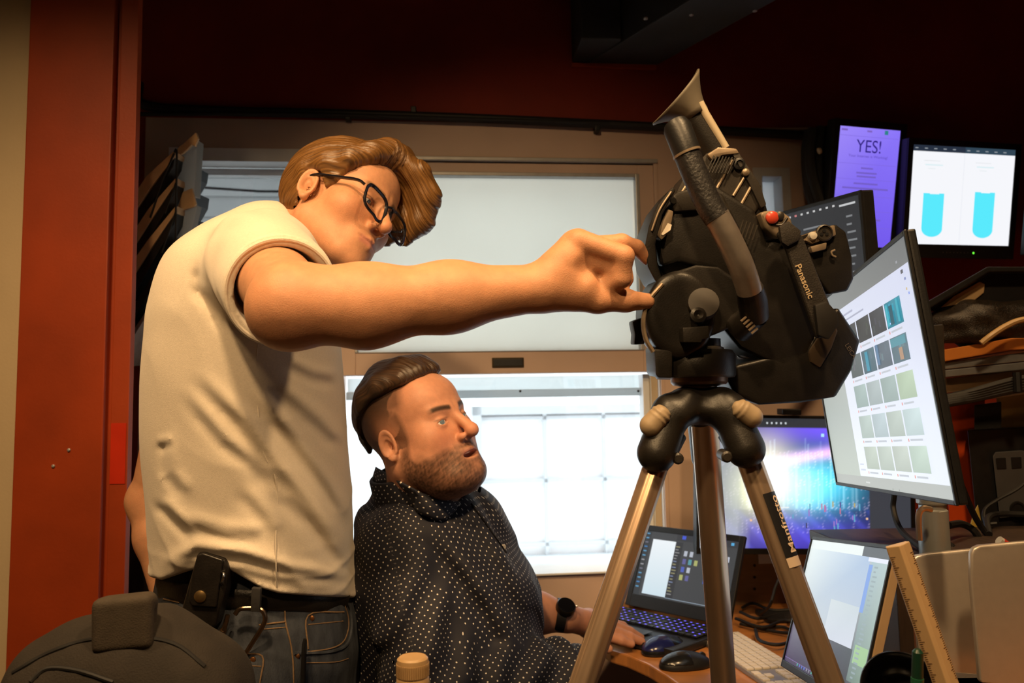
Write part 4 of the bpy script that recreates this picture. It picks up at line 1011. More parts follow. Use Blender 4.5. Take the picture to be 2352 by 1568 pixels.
# front table with backpack and bottle
FT = .80
ftb = thing('side_table', 'dark table carrying the backpack and the bottle', 'table', (-.42, .83, 0))
MB().wbox((-.80, .62, FT-.03), (-.055, 1.06, FT)).build('table_top', darkwood, ftb, bevel=.003)
for x, y in ((-.77, .65), (-.20, .65), (-.77, 1.03), (-.20, 1.03)): MB().wbox((x-.02, y-.02, 0), (x+.02, y+.02, FT-.03)).build('leg', darkwood, ftb, bevel=.002)
bpk = thing('backpack', 'dark grey brown backpack with a top handle at the lower left', 'backpack', (P(280, 1500, .92)[0], P(280, 1500, .92)[1], FT))
bagm = mat('grey_brown_canvas', (.026, .020, .015), .85, var=.3, vscale=40, bump=.4, bscale=500)
bot = wcc_low = None
tbl = (FT-CAM[2])
def backp(p):
    d = chain(p, [CC(120, 1620, .92), CC(210, 1545, .92), CC(330, 1528, .92), CC(430, 1570, .92), CC(480, 1660, .92)], [.052, .062, .062, .056, .048], .03)
    d = smin(d, bx(p, CC(290, 1690, .92), (.125, .085, .07), .04), .05)
    d = d+.004*vnoise(p*np.float32([16, 22, 16]), 61)
    zz = (p-np.float32([0, 0, 0]))@np.float32([ZUP@RIGHT, ZUP@UP, ZUP@FWD])+CAM[2]
    return smax(d, FT+.001-zz, .006)
bc_ = CC(290, 1620, .92); sdf_mesh('bag', backp, bc_-np.array([.2, .2, .13]), bc_+np.array([.2, .13, .13]), .0045, bagm, bpk)
hs = smoothpath([P(226, 1490, .875), P(230, 1430, .868), P(248, 1384, .872), P(300, 1376, .885), P(345, 1384, .90), P(346, 1440, .905), P(338, 1490, .90)], 6)
def hand_strap(p):
    d = bx(p, CC(283, 1432, .875), (.0325, .030, .009), .008, np.array([[.99, .04, .1], [-.08, .99, .1], [-.1, -.1, .99]]))
    d = smin(d, rc(p, CC(252, 1388, .882), CC(340, 1378, .890), .010, .010), .006)
    d = smin(d, rc(p, CC(345, 1390, .895), CC(340, 1480, .90), .008, .009), .006)
    return d
hc_ = CC(285, 1435, .885); sdf_mesh('handle', hand_strap, hc_-.08, hc_+.08, .0024, mat('padded_handle', (.060, .045, .030), .8, var=.2, vscale=60, bump=.3, bscale=600), bpk)

btl = thing('water_bottle', 'clear plastic bottle with a tan screw cap at the bottom edge', 'bottle', (P(948, 1540, .85)[0], P(948, 1540, .85)[1], FT))
bb = np.array([P(948, 1540, .85)[0], P(948, 1540, .85)[1], FT]); ct = P(948, 1508, .85)[2]
hgt = ct-FT
capm = mat('tan_cap', (.50, .32, .15), .45, var=.1, vscale=60)
co = MB().lathe(bb, ZUP, [(.0, hgt-.0005), (.0145, hgt), (.0166, hgt-.002), (.0172, hgt-.006), (.0172, hgt-.020), (.0165, hgt-.0205), (.0175, hgt-.022), (.0178, hgt-.027)], 40, cap=False).build('cap', capm, btl, smooth=True)
for k in range(40):
    w_ = 2*math.pi*k/40
rb_ = MB()
for k in range(48):
    w_ = 2*math.pi*k/48; c = bb+np.array([math.cos(w_), math.sin(w_), 0])*.0174+ZUP*(hgt-.013); rb_.box(c, (-math.sin(w_), math.cos(w_), 0), (math.cos(w_), math.sin(w_), 0), ZUP, .0011, .0010, .013)
rbo = rb_.build('cap_ribs', capm, co); rbo['kind'] = 'stuff'
pet = mat('clear_plastic', (.9, .92, .92), .08, trans=.92, ior=1.3, spec=.5)
MB().lathe(bb, ZUP, [(.0, .001), (.030, .001), (.033, .006), (.033, hgt-.095), (.030, hgt-.075), (.0155, hgt-.040), (.0155, hgt-.030), (.019, hgt-.029), (.019, hgt-.0275), (.0155, hgt-.027), (.0155, hgt-.005)], 36, cap=False).build('body', pet, btl, smooth=True)
# ------------------------------------------------------------------ tripod, fluid head and video camera
TD = 1.06
tri = thing('tripod', 'silver tripod with black fluid head carrying the video camera', 'tripod', (P(1610, 900, TD)[0], P(1610, 900, TD)[1], 0))
def cap(pa, pb, ra, rb, n=20): return MB().tube([pa, pb], [ra, rb], n)
A0 = P(1607, 925, TD)
# collar and spider
MB().lathe(P(1607, 905, TD), ZUP, [(.0225, -.004), (.0225, .010), (.0350, .0125), (.0380, .016), (.0380, .024), (.036, .026)], 32).build('leveling_ring', mat('bronze_ring', (.28, .17, .11), .35, .6, var=.25, vscale=60), tri, smooth=True)
def spider(p):
    c = wcc_(P(1607, 935, TD)); d = ell(p, c, (.050, .020, .046))
    for x0, y0, x1, y1, dd in ((1575, 930, 1508, 1040, -.035), (1640, 930, 1712, 1030, -.035)):
        d = smin(d, chain(p, [CC(x0, y0, TD-.01), CC((x0+x1)/2, y0+18, TD-.03), CC(x1, y1, TD+dd-.012)], [.020, .0235, .0255]), .018)
    d = smin(d, chain(p, [CC(1607, 928, TD+.01), CC(1614, 945, TD+.060), CC(1620, 1050, TD+.118)], [.022, .023, .021]), .018)
    d = smin(d, ell(p, CC(1607, 912, TD), (.034, .012, .034)), .015)
    d = smin(d, rc(p, CC(1580, 915, TD-.032), CC(1568, 950, TD-.045), .011, .010), .012)
    d = smin(d, rc(p, CC(1660, 915, TD-.030), CC(1690, 950, TD-.04), .014, .012), .012)
    return d
sc_ = wcc_(P(1610, 970, TD)); sdf_mesh('spider', spider, sc_-.17, sc_+.17, .0026, camblk, tri)
def leg(name, a, b, r, ribs, phase):
    """tube with raised ribs along it"""
    a = np.asarray(a); b = np.asarray(b); t = (b-a)/np.linalg.norm(b-a)
    e1 = -FWD-t*((-FWD)@t); e1 /= np.linalg.norm(e1); e2 = np.cross(t, e1); n = 48; vs = []; fs = []
    for q in (a, b):
        for k in range(n):
            w = 2*math.pi*k/n; rr = r*(1+.035*math.cos(ribs*w+phase) if ribs else 1)
            vs.append(q+(e1*math.cos(w)+e2*math.sin(w))*rr)
    fs = [(k, (k+1) % n, n+(k+1) % n, n+k) for k in range(n)]+[tuple(range(n))[::-1], tuple(range(n, 2*n))]
    return MB().add(vs, fs).build(name, alu, tri, smooth=True, angle=60)
def to_floor(a, b):
    t = (b-a); return a+t*(a[2]/-t[2])
La, Lb = P(1512, 1052, TD-.03), P(1338, 1568, TD-.11)
Ra, Rb = P(1714, 1040, TD-.03), P(1906, 1568, TD-.11)
Ca, Cb = P(1617, 950, TD+.055), P(1662, 1568, TD+.17)
lg1 = leg('leg', La, to_floor(La, Lb), .0162, 9, 0); lg2 = leg('leg', Ra, to_floor(Ra, Rb), .0162, 9, 0); lg3 = leg('leg', Ca, to_floor(Ca, Cb), .0192, 4, .8)
for a, b, lg in ((La, Lb, lg1), (Ra, Rb, lg2), (Ca, Cb, lg3)):
    e = to_floor(a, b); t = (b-a)/np.linalg.norm(b-a)
    MB().lathe(e-t*.05, t, [(.02, 0), (.026, .02), (.026, .045), (.02, .052)], 16).build('rubber_foot', blackrub, lg, smooth=True)
# casting sockets round the leg tops with clamp bolts
for (x0, y0, x1, y1, bxp, byp) in ((1540, 990, 1502, 1062, 1556, 1052), (1683, 985, 1726, 1050, 1668, 1048)):
    a, b = P(x0, y0, TD-.022), P(x1, y1, TD-.038)
    MB().tube([a, (a+b)/2, b], [.0225, .0225, .0205], 24).build('leg_socket', camblk, tri, smooth=True)
    MB().lathe(P(bxp, byp, TD-.055), -FWD, [(.0075, -.02), (.0075, .004), (.005, .006), (.001, .006)], 14).build('clamp_bolt', camgrey, tri, smooth=True)
for (ax_, ay_, bx_, by_) in ((1488, 985, 1520, 948), (1733, 962, 1700, 938)):
    def kn(p, a=CC(ax_, ay_, TD-.055), b=CC(bx_, by_, TD-.055)):
        d = rc(p, a+(b-a)*.22, b-(b-a)*.15, .0145, .0135)
        t = ((p-np.float32(a))@np.float32((b-a)/np.linalg.norm(b-a)))
        return d+.0006*np.sin(t*900)*(t > .018)
    c = CC((ax_+bx_)/2, (ay_+by_)/2, TD-.055); sdf_mesh('lock_knob', kn, c-.045, c+.045, .0014, tanknob, tri, smooth_it=1)
# maker's label on the right leg
t_ = (Rb-Ra)/np.linalg.norm(Rb-Ra)
def on_leg(px, py): 
    d = TD-.03+(py-1040)/528*(-.08); return P(px, py, d-.0175)
lab0, lab1 = on_leg(1776, 1128), on_leg(1812, 1248)
e1 = -FWD-t_*((-FWD)@t_); e1 /= np.linalg.norm(e1); e2 = np.cross(e1, t_)
mid0 = Ra+t_*np.linalg.norm(on_leg(1768, 1130)-on_leg(1714, 1040)); ll = .082
lb = MB(); n_ = 10; vs = []; 
for q in (0, 1):
    for k in range(n_+1):
        w = -.15+1.25*k/n_; vs.append(mid0+t_*(ll*q)+(e1*math.cos(w)-e2*math.sin(w)*-1)*.0173)
lb.add(vs, [(k, k+1, n_+2+k, n_+1+k) for k in range(n_)])
lbo = lb.build('maker_label', mat('label_black', (.012, .012, .014), .4, var=.1), lg2, smooth=True)
lettan = mat('label_print', (.75, .58, .42), .5, var=.05)
w = .62; nrm_ = e1*math.cos(w)+e2*math.sin(w); tx = -t_
side = np.cross(nrm_, tx)
text_mesh('label_text', 'Manfrotto', mid0+t_*(ll-.004)+nrm_*.0176-np.cross(nrm_, tx)*.0045, tx, side, .0095, lettan, lbo, width=.072, bold=.012)
lb2 = MB(); vs = []
for q in (0, 1):
    for k in range(n_+1):
        w = -.15+1.25*k/n_; vs.append(mid0+t_*(ll+.012*q)+(e1*math.cos(w)+e2*math.sin(w))*.0172)
lb2.add(vs, [(k, k+1, n_+2+k, n_+1+k) for k in range(n_)]); lb2.build('pale_label', mat('label_cream', (.62, .48, .36), .6, var=.1), lg2, smooth=True)
# fluid head
MB().lathe(P(1597, 868, TD), ZUP, [(.0515, 0), (.0535, .003), (.0540, .030), (.0500, .036), (.02, .038)], 40).build('head_base', camblk, tri, smooth=True)
slab('base_side_box', [(1503, 800), (1545, 805), (1545, 868), (1512, 868), (1506, 860)], TD-.05, TD+.02, camblk, tri, .003)
MB().lathe(P(1618, 820, TD-.005), ZUP, [(.026, -.01), (.026, .012), (.022, .014), (.022, .024)], 24).build('pan_neck', camgrey, tri, smooth=True)
slab('pan_lock', [(1568, 752), (1628, 748), (1630, 775), (1612, 780), (1612, 786), (1570, 786)], TD-.075, TD-.03, camblk, tri, .003)
# tilt drum: big disc facing left, rounded
dr = P(1548, 722, TD)
def drum(p):
    q = p-np.float32(wcc_(P(1548, 725, TD-.005)))
    d = np.sqrt((q[:, 0]/.046)**2+(q[:, 1]/.0575)**2); d = (d-1)*.046
    return smax(d, np.abs(q[:, 2])-.046, .012)
c_ = wcc_(P(1548, 725, TD)); sdf_mesh('tilt_drum', drum, c_-.075, c_+.075, .0024, camblk, tri)
MB().tube([P(v[0], v[1], TD-.050) for v in smoothpath([(1522, 652, 0), (1492, 688, 0), (1478, 730, 0), (1482, 775, 0), (1500, 808, 0)], 6)], .0030, 8).build('drum_edge', camtan, tri, smooth=True)
slab('head_body', [(1515, 655), (1545, 625), (1600, 608), (1650, 612), (1695, 640), (1712, 690), (1700, 745), (1640, 770), (1560, 790), (1520, 760)], TD-.035, TD+.06, camblk, tri, .006, 3)
slab('release_lever', [(1452, 738), (1478, 728), (1482, 790), (1456, 792), (1458, 768)], TD-.015, TD+.02, camblk, tri, .003)
kn_ax = -FWD*.9+UP*.25-RIGHT*.1
kb = MB().lathe(P(1612, 705, TD-.04), kn_ax, [(.020, 0), (.0205, .012), (.0195, .020), (.010, .021)], 28).build('drag_knob', mat('dark_brown_knob', (.022, .017, .013), .5, var=.3, vscale=60), tri, smooth=True)
MB().lathe(P(1602, 728, TD-.062), kn_ax, [(.010, 0), (.010, .010), (.006, .012), (.001, .008)], 20).build('knob_hub', camblk, kb, smooth=True)
# pan bar with foam grip
pb = [P(1560, 320, .955), P(1590, 392, .95), P(1632, 470, .945), P(1655, 498, .945)]
MB().tube(smoothpath([P(1558, 300, .958), P(1590, 385, .952), P(1628, 470, .947), P(1648, 502, .945)], 6), .0158, 20).build('foam_grip', mat('ribbed_black_grip', (.020, .019, .020), .42, var=.4, vscale=120, bump=.5, bscale=260), tri, smooth=True)
MB().tube([P(1551, 284, .96), P(1556, 294, .958), P(1578, 352, .954)], [.0145, .0172, .0168], 20).build('grip_end', black, tri, smooth=True)
MB().tube([P(1577, 350, .9535), P(1579, 355, .9533)], .0172, 20).build('grip_band', camtan, tri, smooth=True)
MB().tube(smoothpath([P(1645, 495, .945), P(1672, 545, .948), P(1700, 605, .955), P(1716, 650, .965), P(1721, 668, .97)], 7), .0155, 20).build('pan_bar', alu2, tri, smooth=True)
MB().tube([P(1722, 662, .972), P(1728, 690, .985), P(1734, 728, 1.0)], [.0165, .0185, .0175], 20).build('bar_clamp', camblk, tri, smooth=True)
MB().tube([P(1704, 696, .985), P(1745, 684, .985)], .0045, 10).build('clamp_band', camtan, tri, smooth=True)
MB().tube([P(1738, 722, 1.0), P(1698, 752, 1.03)], [.016, .02], 16).build('bar_rosette', camblk, tri, smooth=True)
for k in range(5):
    MB().tube([P(1702+k*6, 738+k*7, .985), P(1716+k*6, 726+k*7, .985)], .0016, 6).build('rosette_tooth', camtan, tri, smooth=True)

# ---- the video camera itself
vc = thing('video_camera', 'black camcorder tilted down on the tripod', 'camera', P(1700, 600, TD+.08))
VD = TD+.01
slab('main_body', [(1498, 560), (1520, 500), (1560, 440), (1640, 420), (1735, 480), (1765, 560), (1800, 540), (1830, 590), (1858, 660), (1878, 760), (1862, 820), (1800, 850), (1700, 800), (1650, 740), (1600, 690), (1530, 660)], VD, VD+.12, camblk, vc, .008, 3)
slab('side_panel', [(1505, 545), (1535, 470), (1660, 440), (1700, 520), (1740, 600), (1700, 680), (1640, 620), (1560, 600), (1520, 612)], VD-.018, VD+.01, camblk, vc, .008, 3)
slab('battery', [(1540, 470), (1575, 400), (1625, 350), (1652, 340), (1690, 345), (1728, 400), (1750, 470), (1700, 540), (1660, 500), (1600, 480)], VD+.005, VD+.085, camgrey, vc, .006, 3)
for pl_ in ([(1560, 452), (1612, 372)], [(1636, 452), (1682, 368)], [(1712, 404), (1684, 450)], [(1730, 420), (1702, 470)]):
    MB().tube([P(pl_[0][0], pl_[0][1], VD+.004), P(pl_[1][0], pl_[1][1], VD+.004)], .0022, 8).build('edge_highlight', camtan, vc, smooth=True)  # brass highlights on the battery edges, built as thin rods
slab('battery_top', [(1624, 354), (1650, 337), (1692, 340), (1700, 352), (1660, 356), (1636, 368)], VD-.002, VD+.07, camtan, vc, .003)  # tan top face: light from above painted into its colour
slab('back_plate', [(1680, 350), (1694, 344), (1745, 420), (1762, 470), (1748, 478), (1720, 420)], VD+.0, VD+.07, camgrey, vc, .003)
MB().lathe(P(1698, 376, VD), -FWD, [(.008, -.004), (.008, .001), (.005, .002), (.005, -.002)], 16).build('socket', black, vc, smooth=True)
MB().lathe(P(1712, 396, VD), -FWD, [(.005, -.004), (.005, .003), (.002, .005)], 12).build('screw', camtan, vc, smooth=True)
for k in range(8):
    MB().tube([P(1640+k*7, 358+k*.5, VD-.004), P(1622+k*7, 396+k*.5, VD-.004)], .0011, 6).build('vent_rib', camblk, vc, smooth=True)
for k in range(5):
    MB().tube([P(1708+k*8, 505+k*3, VD-.019), P(1696+k*8, 540+k*3, VD-.019)], .0012, 6).build('grille_rib', camgrey, vc, smooth=True)
# flip-out screen at the left with a bright card inside
slab('screen_panel', [(1481, 568), (1490, 520), (1512, 470), (1545, 428), (1553, 436), (1522, 492), (1506, 560), (1512, 612), (1530, 660), (1506, 646), (1488, 612)], VD-.045, VD+.05, camblk, vc, .004, 3)
MB().tube([P(v[0], v[1], VD-.047) for v in smoothpath([(1497, 530, 0), (1515, 482, 0), (1542, 440, 0)], 6)], .0015, 8).build('panel_edge', camtan, vc, smooth=True)
slab('hinge_block', [(1508, 540), (1530, 478), (1548, 484), (1540, 528), (1520, 552)], VD-.034, VD-.012, camtan, vc, .003)
slab('info_sticker', [(1519, 538), (1534, 512), (1543, 516), (1540, 528), (1523, 540)], VD-.0350, VD-.0342, mat('white_sticker', (.8, .72, .6), .5, var=.1), vc, .0)
slab('jack_cover', [(1540, 455), (1556, 440), (1625, 422), (1632, 470), (1600, 482), (1548, 486)], VD-.024, VD-.012, camgrey, vc, .004)
MB().lathe(P(1547, 461, VD-.024), -FWD, [(.004, -.002), (.004, .001), (.0015, .001)], 12).build('jack', camblk, vc, smooth=True)
# viewfinder and eyecup
MB().tube([P(1590, 262, VD+.03), P(1644, 352, VD+.03)], [.0205, .0215], 24).build('viewfinder_tube', camblk, vc, smooth=True)
MB().tube([P(1607, 236, VD+.012), P(1620, 262, VD+.012), P(1667, 340, VD+.012)], [.0060, .0060, .0055], 12).build('viewfinder_rail', mat('cream_plastic', (.50, .42, .30), .45, var=.1), vc, smooth=True)
def eyecup():
    ca_ = P(1598, 268, VD+.03); rim_c = P(1552, 222, VD+.028)
    ra_ = (P(1497, 283, VD+.03)-P(1601, 157, VD+.03))/2; rb_ = FWD*.030
    t0 = (P(1605, 262, VD+.03)-P(1560, 200, VD+.03)); 
    rows = 8; n = 36; vs = []; fs = []
    sm = (P(1565, 275, VD+.03)-P(1618, 240, VD+.03))/2
    for j in range(rows+1):
        t = j/rows; c = ca_+(rim_c-ca_)*t**.8; e = t**1.4
        for k in range(n):
            w = 2*math.pi*k/n; ext = 1.0+(0.0 if j < rows else 0)
            a = sm*(1-e)+ra_*e; b = FWD*(.024*(1-e)+.032*e)
            bow = (rim_c-ca_)*(-.10*e*abs(math.sin(w)))
            vs.append(c+a*math.cos(w)+b*math.sin(w)+bow)
    for j in range(rows):
        for k in range(n): fs.append((j*n+k, j*n+(k+1) % n, (j+1)*n+(k+1) % n, (j+1)*n+k))
    o = MB().add(vs, fs).build('eyecup', mat('grey_rubber', (.14, .12, .09), .5, var=.2, vscale=40), vc, smooth=True, angle=180)
    sm_ = o.modifiers.new('thickness', 'SOLIDIFY'); sm_.thickness = .0018
    return o
eyecup()
# lens barrel and wide hood
MB().tube([P(1760, 600, VD+.06), P(1775, 720, VD+.07), P(1782, 840, VD+.075)], [.046, .050, .052], 36).build('lens_barrel', camblk, vc, smooth=True)
for k, (x, y) in enumerate(((1778, 770), (1781, 805), (1783, 835))):
    MB().tube([P(x, y, VD+.072), P(x+1, y+9, VD+.073)], .0545, 40).build('focus_ring', camgrey, vc, smooth=True)
slab('lens_hood', [(1668, 866), (1690, 838), (1850, 800), (1926, 704), (1978, 782), (1958, 850), (1922, 912), (1840, 925), (1745, 930), (1690, 908)], VD+.0, VD+.15, camblk, vc, .006, 3)
slab('hood_flare', [(1858, 808), (1882, 772), (1916, 738), (1926, 760), (1912, 800), (1885, 846), (1862, 832)], VD-.004, VD+.02, camtan if False else mat('hood_bronze', (.10, .07, .045), .3, .4, var=.3, vscale=30), vc, .004)
text_mesh('lens_lettering', 'LEICA', P(1940, 792, VD-.0006), (P(1952, 812, VD)-P(1940, 792, VD))/np.linalg.norm(P(1952, 812, VD)-P(1940, 792, VD)), UP*.55+RIGHT*.83, .006, mat('faint_print', (.12, .10, .08), .5, var=.1), vc)
# rear controls: rounded cap with the red record button
slab('control_cap', [(1745, 486), (1768, 482), (1800, 486), (1818, 498), (1824, 520), (1812, 540), (1788, 548), (1760, 525)], VD-.012, VD+.05, camtan, vc, .008, 3)
MB().lathe(P(1772, 500, VD-.012), -FWD, [(.0085, 0), (.0085, .004), (.006, .006), (.001, .0065)], 20).build('record_button', mat('red_button', (.55, .06, .03), .3, var=.1), vc, smooth=True)
MB().lathe(P(1790, 496, VD-.012), -FWD, [(.006, 0), (.006, .003), (.003, .005)], 16).build('menu_knob', camgrey, vc, smooth=True)
MB().tube([P(v[0], v[1], VD-.012) for v in smoothpath([(1770, 516, 0), (1795, 516, 0), (1808, 500, 0)], 5)], .0018, 8).build('cap_groove', camblk, vc, smooth=True)
slab('arm_bracket', [(1722, 430), (1740, 418), (1748, 425), (1768, 500), (1752, 530), (1738, 500)], VD+.01, VD+.05, camblk, vc, .004)
# hand strap
strap = slab('hand_strap', [(1786, 536), (1806, 514), (1824, 520), (1846, 545), (1872, 610), (1908, 700), (1924, 738), (1908, 770), (1878, 778), (1858, 720), (1826, 630), (1808, 575)], VD-.032, VD-.022, mat('strap_webbing', (.020, .016, .013), .7, var=.3, vscale=90, bump=.4, bscale=500), vc, .004, 3)
ta, tb = P(1829, 608, VD-.0335), P(1860, 684, VD-.0335); td = (tb-ta)/np.linalg.norm(tb-ta); tu = np.cross(td, FWD); tu /= np.linalg.norm(tu)
if tu@RIGHT < 0: tu = -tu
text_mesh('strap_lettering', 'Panasonic', ta-tu*.002, td, tu, .0085, mat('strap_print', (.55, .42, .26), .5, var=.05), strap, width=float(np.linalg.norm(tb-ta)), depth=0, bold=.012)
slab('strap_loop', [(1790, 520), (1812, 506), (1842, 530), (1836, 552), (1810, 566), (1796, 556)], VD-.038, VD-.030, MATS['strap_webbing'], vc, .003)
slab('strap_end', [(1872, 700), (1900, 690), (1926, 720), (1928, 745), (1905, 780), (1880, 770)], VD-.040, VD-.030, blackrub, vc, .003)
# microphone input block
slab('xlr_block', [(1848, 548), (1868, 530), (1920, 514), (1944, 532), (1958, 590), (1962, 640), (1948, 668), (1905, 676), (1880, 640), (1860, 590)], VD-.0, VD+.06, camblk, vc, .004, 3)
xp = slab('xlr_plate', [(1848, 552), (1870, 530), (1918, 515), (1922, 540), (1866, 560)], VD-.006, VD+.045, camtan, vc, .003)
MB().lathe(P(1893, 535, VD-.006), -FWD, [(.0115, -.003), (.0115, .002), (.0095, .003), (.0095, .001), (.001, .001)], 24).build('xlr_socket', camgrey, xp, smooth=True)
for k in range(3):
    w = k*2.094+.5; MB().lathe(P(1893+math.cos(w)*7, 535+math.sin(w)*5, VD-.0072), -FWD, [(.0024, 0), (.0024, .0006)], 10).build('pin_hole', black, xp)
MB().lathe(P(1865, 542, VD-.006), -FWD, [(.006, 0), (.005, .006), (.001, .007)], 12).build('release_tab', mat('pale_tab', (.8, .75, .65), .3, .3, var=.1), xp, smooth=True)
slab('battery_catch', [(1862, 566), (1900, 556), (1898, 572), (1866, 580)], VD-.012, VD+.0, camtan, vc, .002)
MB().tube([P(v[0], v[1], VD-.004) for v in smoothpath([(1918, 574, 0), (1910, 578, 0), (1912, 586, 0), (1920, 590, 0)], 5)], .0014, 6).build('wire_hook', camtan, vc, smooth=True)
# ------------------------------------------------------------------ people: shared head
def head_sdf(q, o):
    """q in head axes: x to the person's left, y forward, z up; o options"""
    x, y, z = q[:, 0], q[:, 1], q[:, 2]; m = q.copy(); m[:, 0] = np.abs(x)
    w = o.get('wide', 1.0)
    d = ell(q, (0, -.018, .040), (.0745*w, .097, .088))
    d = smin(d, ell(q, (0, .040, -.030), (.060*w, .056, .082)), .03)
    d = smin(d, ell(q, (0, .050, .050), (.058*w, .046, .048)), .03)
    d = smin(d, sph(m, (.043*w, .056, -.020), .027), .025)
    d = smin(d, rc(m, (.053*w, -.004, -.052), (.024, .066, -.097), .022*o.get('jaw', 1), .018*o.get('jaw', 1)), .03)
    d = smin(d, sph(q, (0, .080, -.103), .020), .022)
    if o.get('fat'): d = smin(d, ell(q, (0, .040, -.105), (.058, .055, .034)), .03); d = smin(d, sph(m, (.046, .035, -.058), .030), .03)
    d = smin(d, rc(m, (.008, .0905, .021), (.040, .077, .023), .010, .009), .014)
    d = smax(d, -sph(m, (.034, .111, -.001), .019), .014)
    d = smin(d, sph(m, (.032, .0785, 0), .0146), .005)
    es = o.get('eye', .0042)
    d = smax(d, -ell(m, (.0325, .095, o.get('eyez', -.0005)), (.0135, .014, es)), .0025)
    nl = o.get('nose', 0.0)
    d = smin(d, rc(q, (0, .0925, .012), (0, .1125+nl, -.028), .0072+nl*.1, .0100+nl*.1), .012)
    d = smin(d, sph(q, (0, .1135+nl, -.0325), .0112+nl*.15), .006)
    d = smin(d, ell(m, (.0125, .102, -.037), (.0075, .0105, .0075)), .005)
    d = smax(d, -ell(m, (.0068, .106, -.0445), (.0038, .0065, .0045)), .003)
    d = smin(d, ell(q, (0, .078, -.068), (.032, .023, .026)), .018)
    op = o.get('open', 0.0)
    d = smin(d, rc(m, (.004, .1010, -.0625), (.023, .0900, -.0665), .0052, .0030), .005)
    d = smin(d, rc(m, (.000, .0995-op*.3, -.0740-op), (.021, .0895, -.0700-op*.4), .0064, .0030), .005)
    d = smax(d, -sph(q, (0, .110, -.0525), .004), .006)
    if op > 0: d = smax(d, -ell(q, (0, .100, -.0685-op*.45), (.0205, .020, .0022+op*.50)), .003)
    else: d = smax(d, -rc(m, (0, .1070, -.0683), (.025, .0945, -.0680+o.get('smile', 0)), .0014, .0010), .003)
    # ears
    ca, sa = math.cos(.45), math.sin(.45)
    A = np.array([[ca, sa, 0], [-sa, ca, 0], [0, 0, 1]], np.float32)          # thin axis points outwards and forwards
    e = m-np.array([.073*w, -.012, -.004], np.float32); e = e@A.T*1.12
    tz = e[:, 2]; rim = np.sqrt((e[:, 1]/.0165)**2+(tz/.030)**2)
    shell = np.maximum(np.abs(e[:, 0]-.006-.010*np.clip(rim-.4, 0, 1))-.0028, (rim-1)*.0165)
    helix = np.sqrt(((rim-.93)*.0175)**2+(e[:, 0]-.0125)**2)-.0034
    helix = np.where(tz < -.022, helix+.003, helix)
    lobe = sph(e, (.010, .003, -.0285), .0078)
    anti = np.sqrt(((np.sqrt(((e[:, 1]+.001)/.0100)**2+((tz+.003)/.019)**2)-1)*.0105)**2+(e[:, 0]-.0105)**2)-.0026
    trag = sph(e, (.0085, .0125, -.006), .0052)
    ear = smin(smin(smin(shell, helix, .004), lobe, .006), smin(anti, trag, .002), .003)
    ear = smax(ear, -ell(e, (.013, .003, -.006), (.008, .0075, .011)), .003)
    d = smin(d, ear, .006)
    return d
def frame(L, F, U):
    R = np.stack([L, F, U], 1); u, s, v = np.linalg.svd(R); return (u@v).astype(np.float32)
def skin_colour(q, base, lip):
    """albedo in head axes: lips, cheeks, brows; q arrays"""
    x, y, z = np.abs(q[:, 0]), q[:, 1], q[:, 2]
    c = np.tile(np.array(base, np.float32), (len(q), 1))
    def mix(c, col, a): return c+(np.array(col, np.float32)-c)*np.clip(a, 0, 1)[:, None]
    n = vnoise(q*120, 3)*.5+vnoise(q*300, 5)*.5
    c *= (1+.05*n)[:, None]
    c = mix(c, (base[0]*1.0, base[1]*.72, base[2]*.66), .45*np.exp(-(((x-.042)/.022)**2+((z+.028)/.022)**2))*(y > .03))
    c = mix(c, (base[0]*1.0, base[1]*.72, base[2]*.66), .4*np.exp(-((x/.016)**2+((z+.034)/.014)**2))*(y > .09))
    lash = np.exp(-((np.abs(z-.001)-.0045)/.0016)**2)*np.clip((.0165-np.abs(x-.0325))/.004, 0, 1)*(y > .08)
    c = mix(c, (.10, .05, .035), .65*lash*(z > -.001)+.25*lash*(z <= -.001))
    lipw = (x < .0245) & (y > .082)
    zz = -.0683
    c = mix(c, lip, .8*np.exp(-((z-zz)/.0075)**4)*lipw*np.clip((.026-x)/.006, 0, 1))
    return c, mix
def brow_mask(q, lift=0.0):
    x, y, z = np.abs(q[:, 0]), q[:, 1], q[:, 2]
    zc = .0215+lift+.004*np.sin(np.clip((x-.012)/.04, 0, 1)*math.pi*.75)
    return np.exp(-((z-zc)/.0050)**4)*np.clip((x-.010)/.004, 0, 1)*np.clip((.054-x)/.008, 0, 1)*(y > .055)

def skin_mat(name):
    if name in MATS: return MATS[name]
    m = mat(name, (.6, .4, .3), 0.50, attr='col', var=.10, vscale=90, bump=0.25, bscale=700, sss=0.18, spec=0.45)
    return m
SKIN1 = (0.60, 0.295, 0.160)
SKIN2 = (0.58, 0.275, 0.170)
DOWN = np.array([-(ZUP@RIGHT), -(ZUP@UP), -(ZUP@FWD)])       # world down in camera axes
def floor_cc(pt):
    """drop a camera-axes point straight down to the floor"""
    w = C2W(pt[None])[0]; return pt+DOWN*w[2]

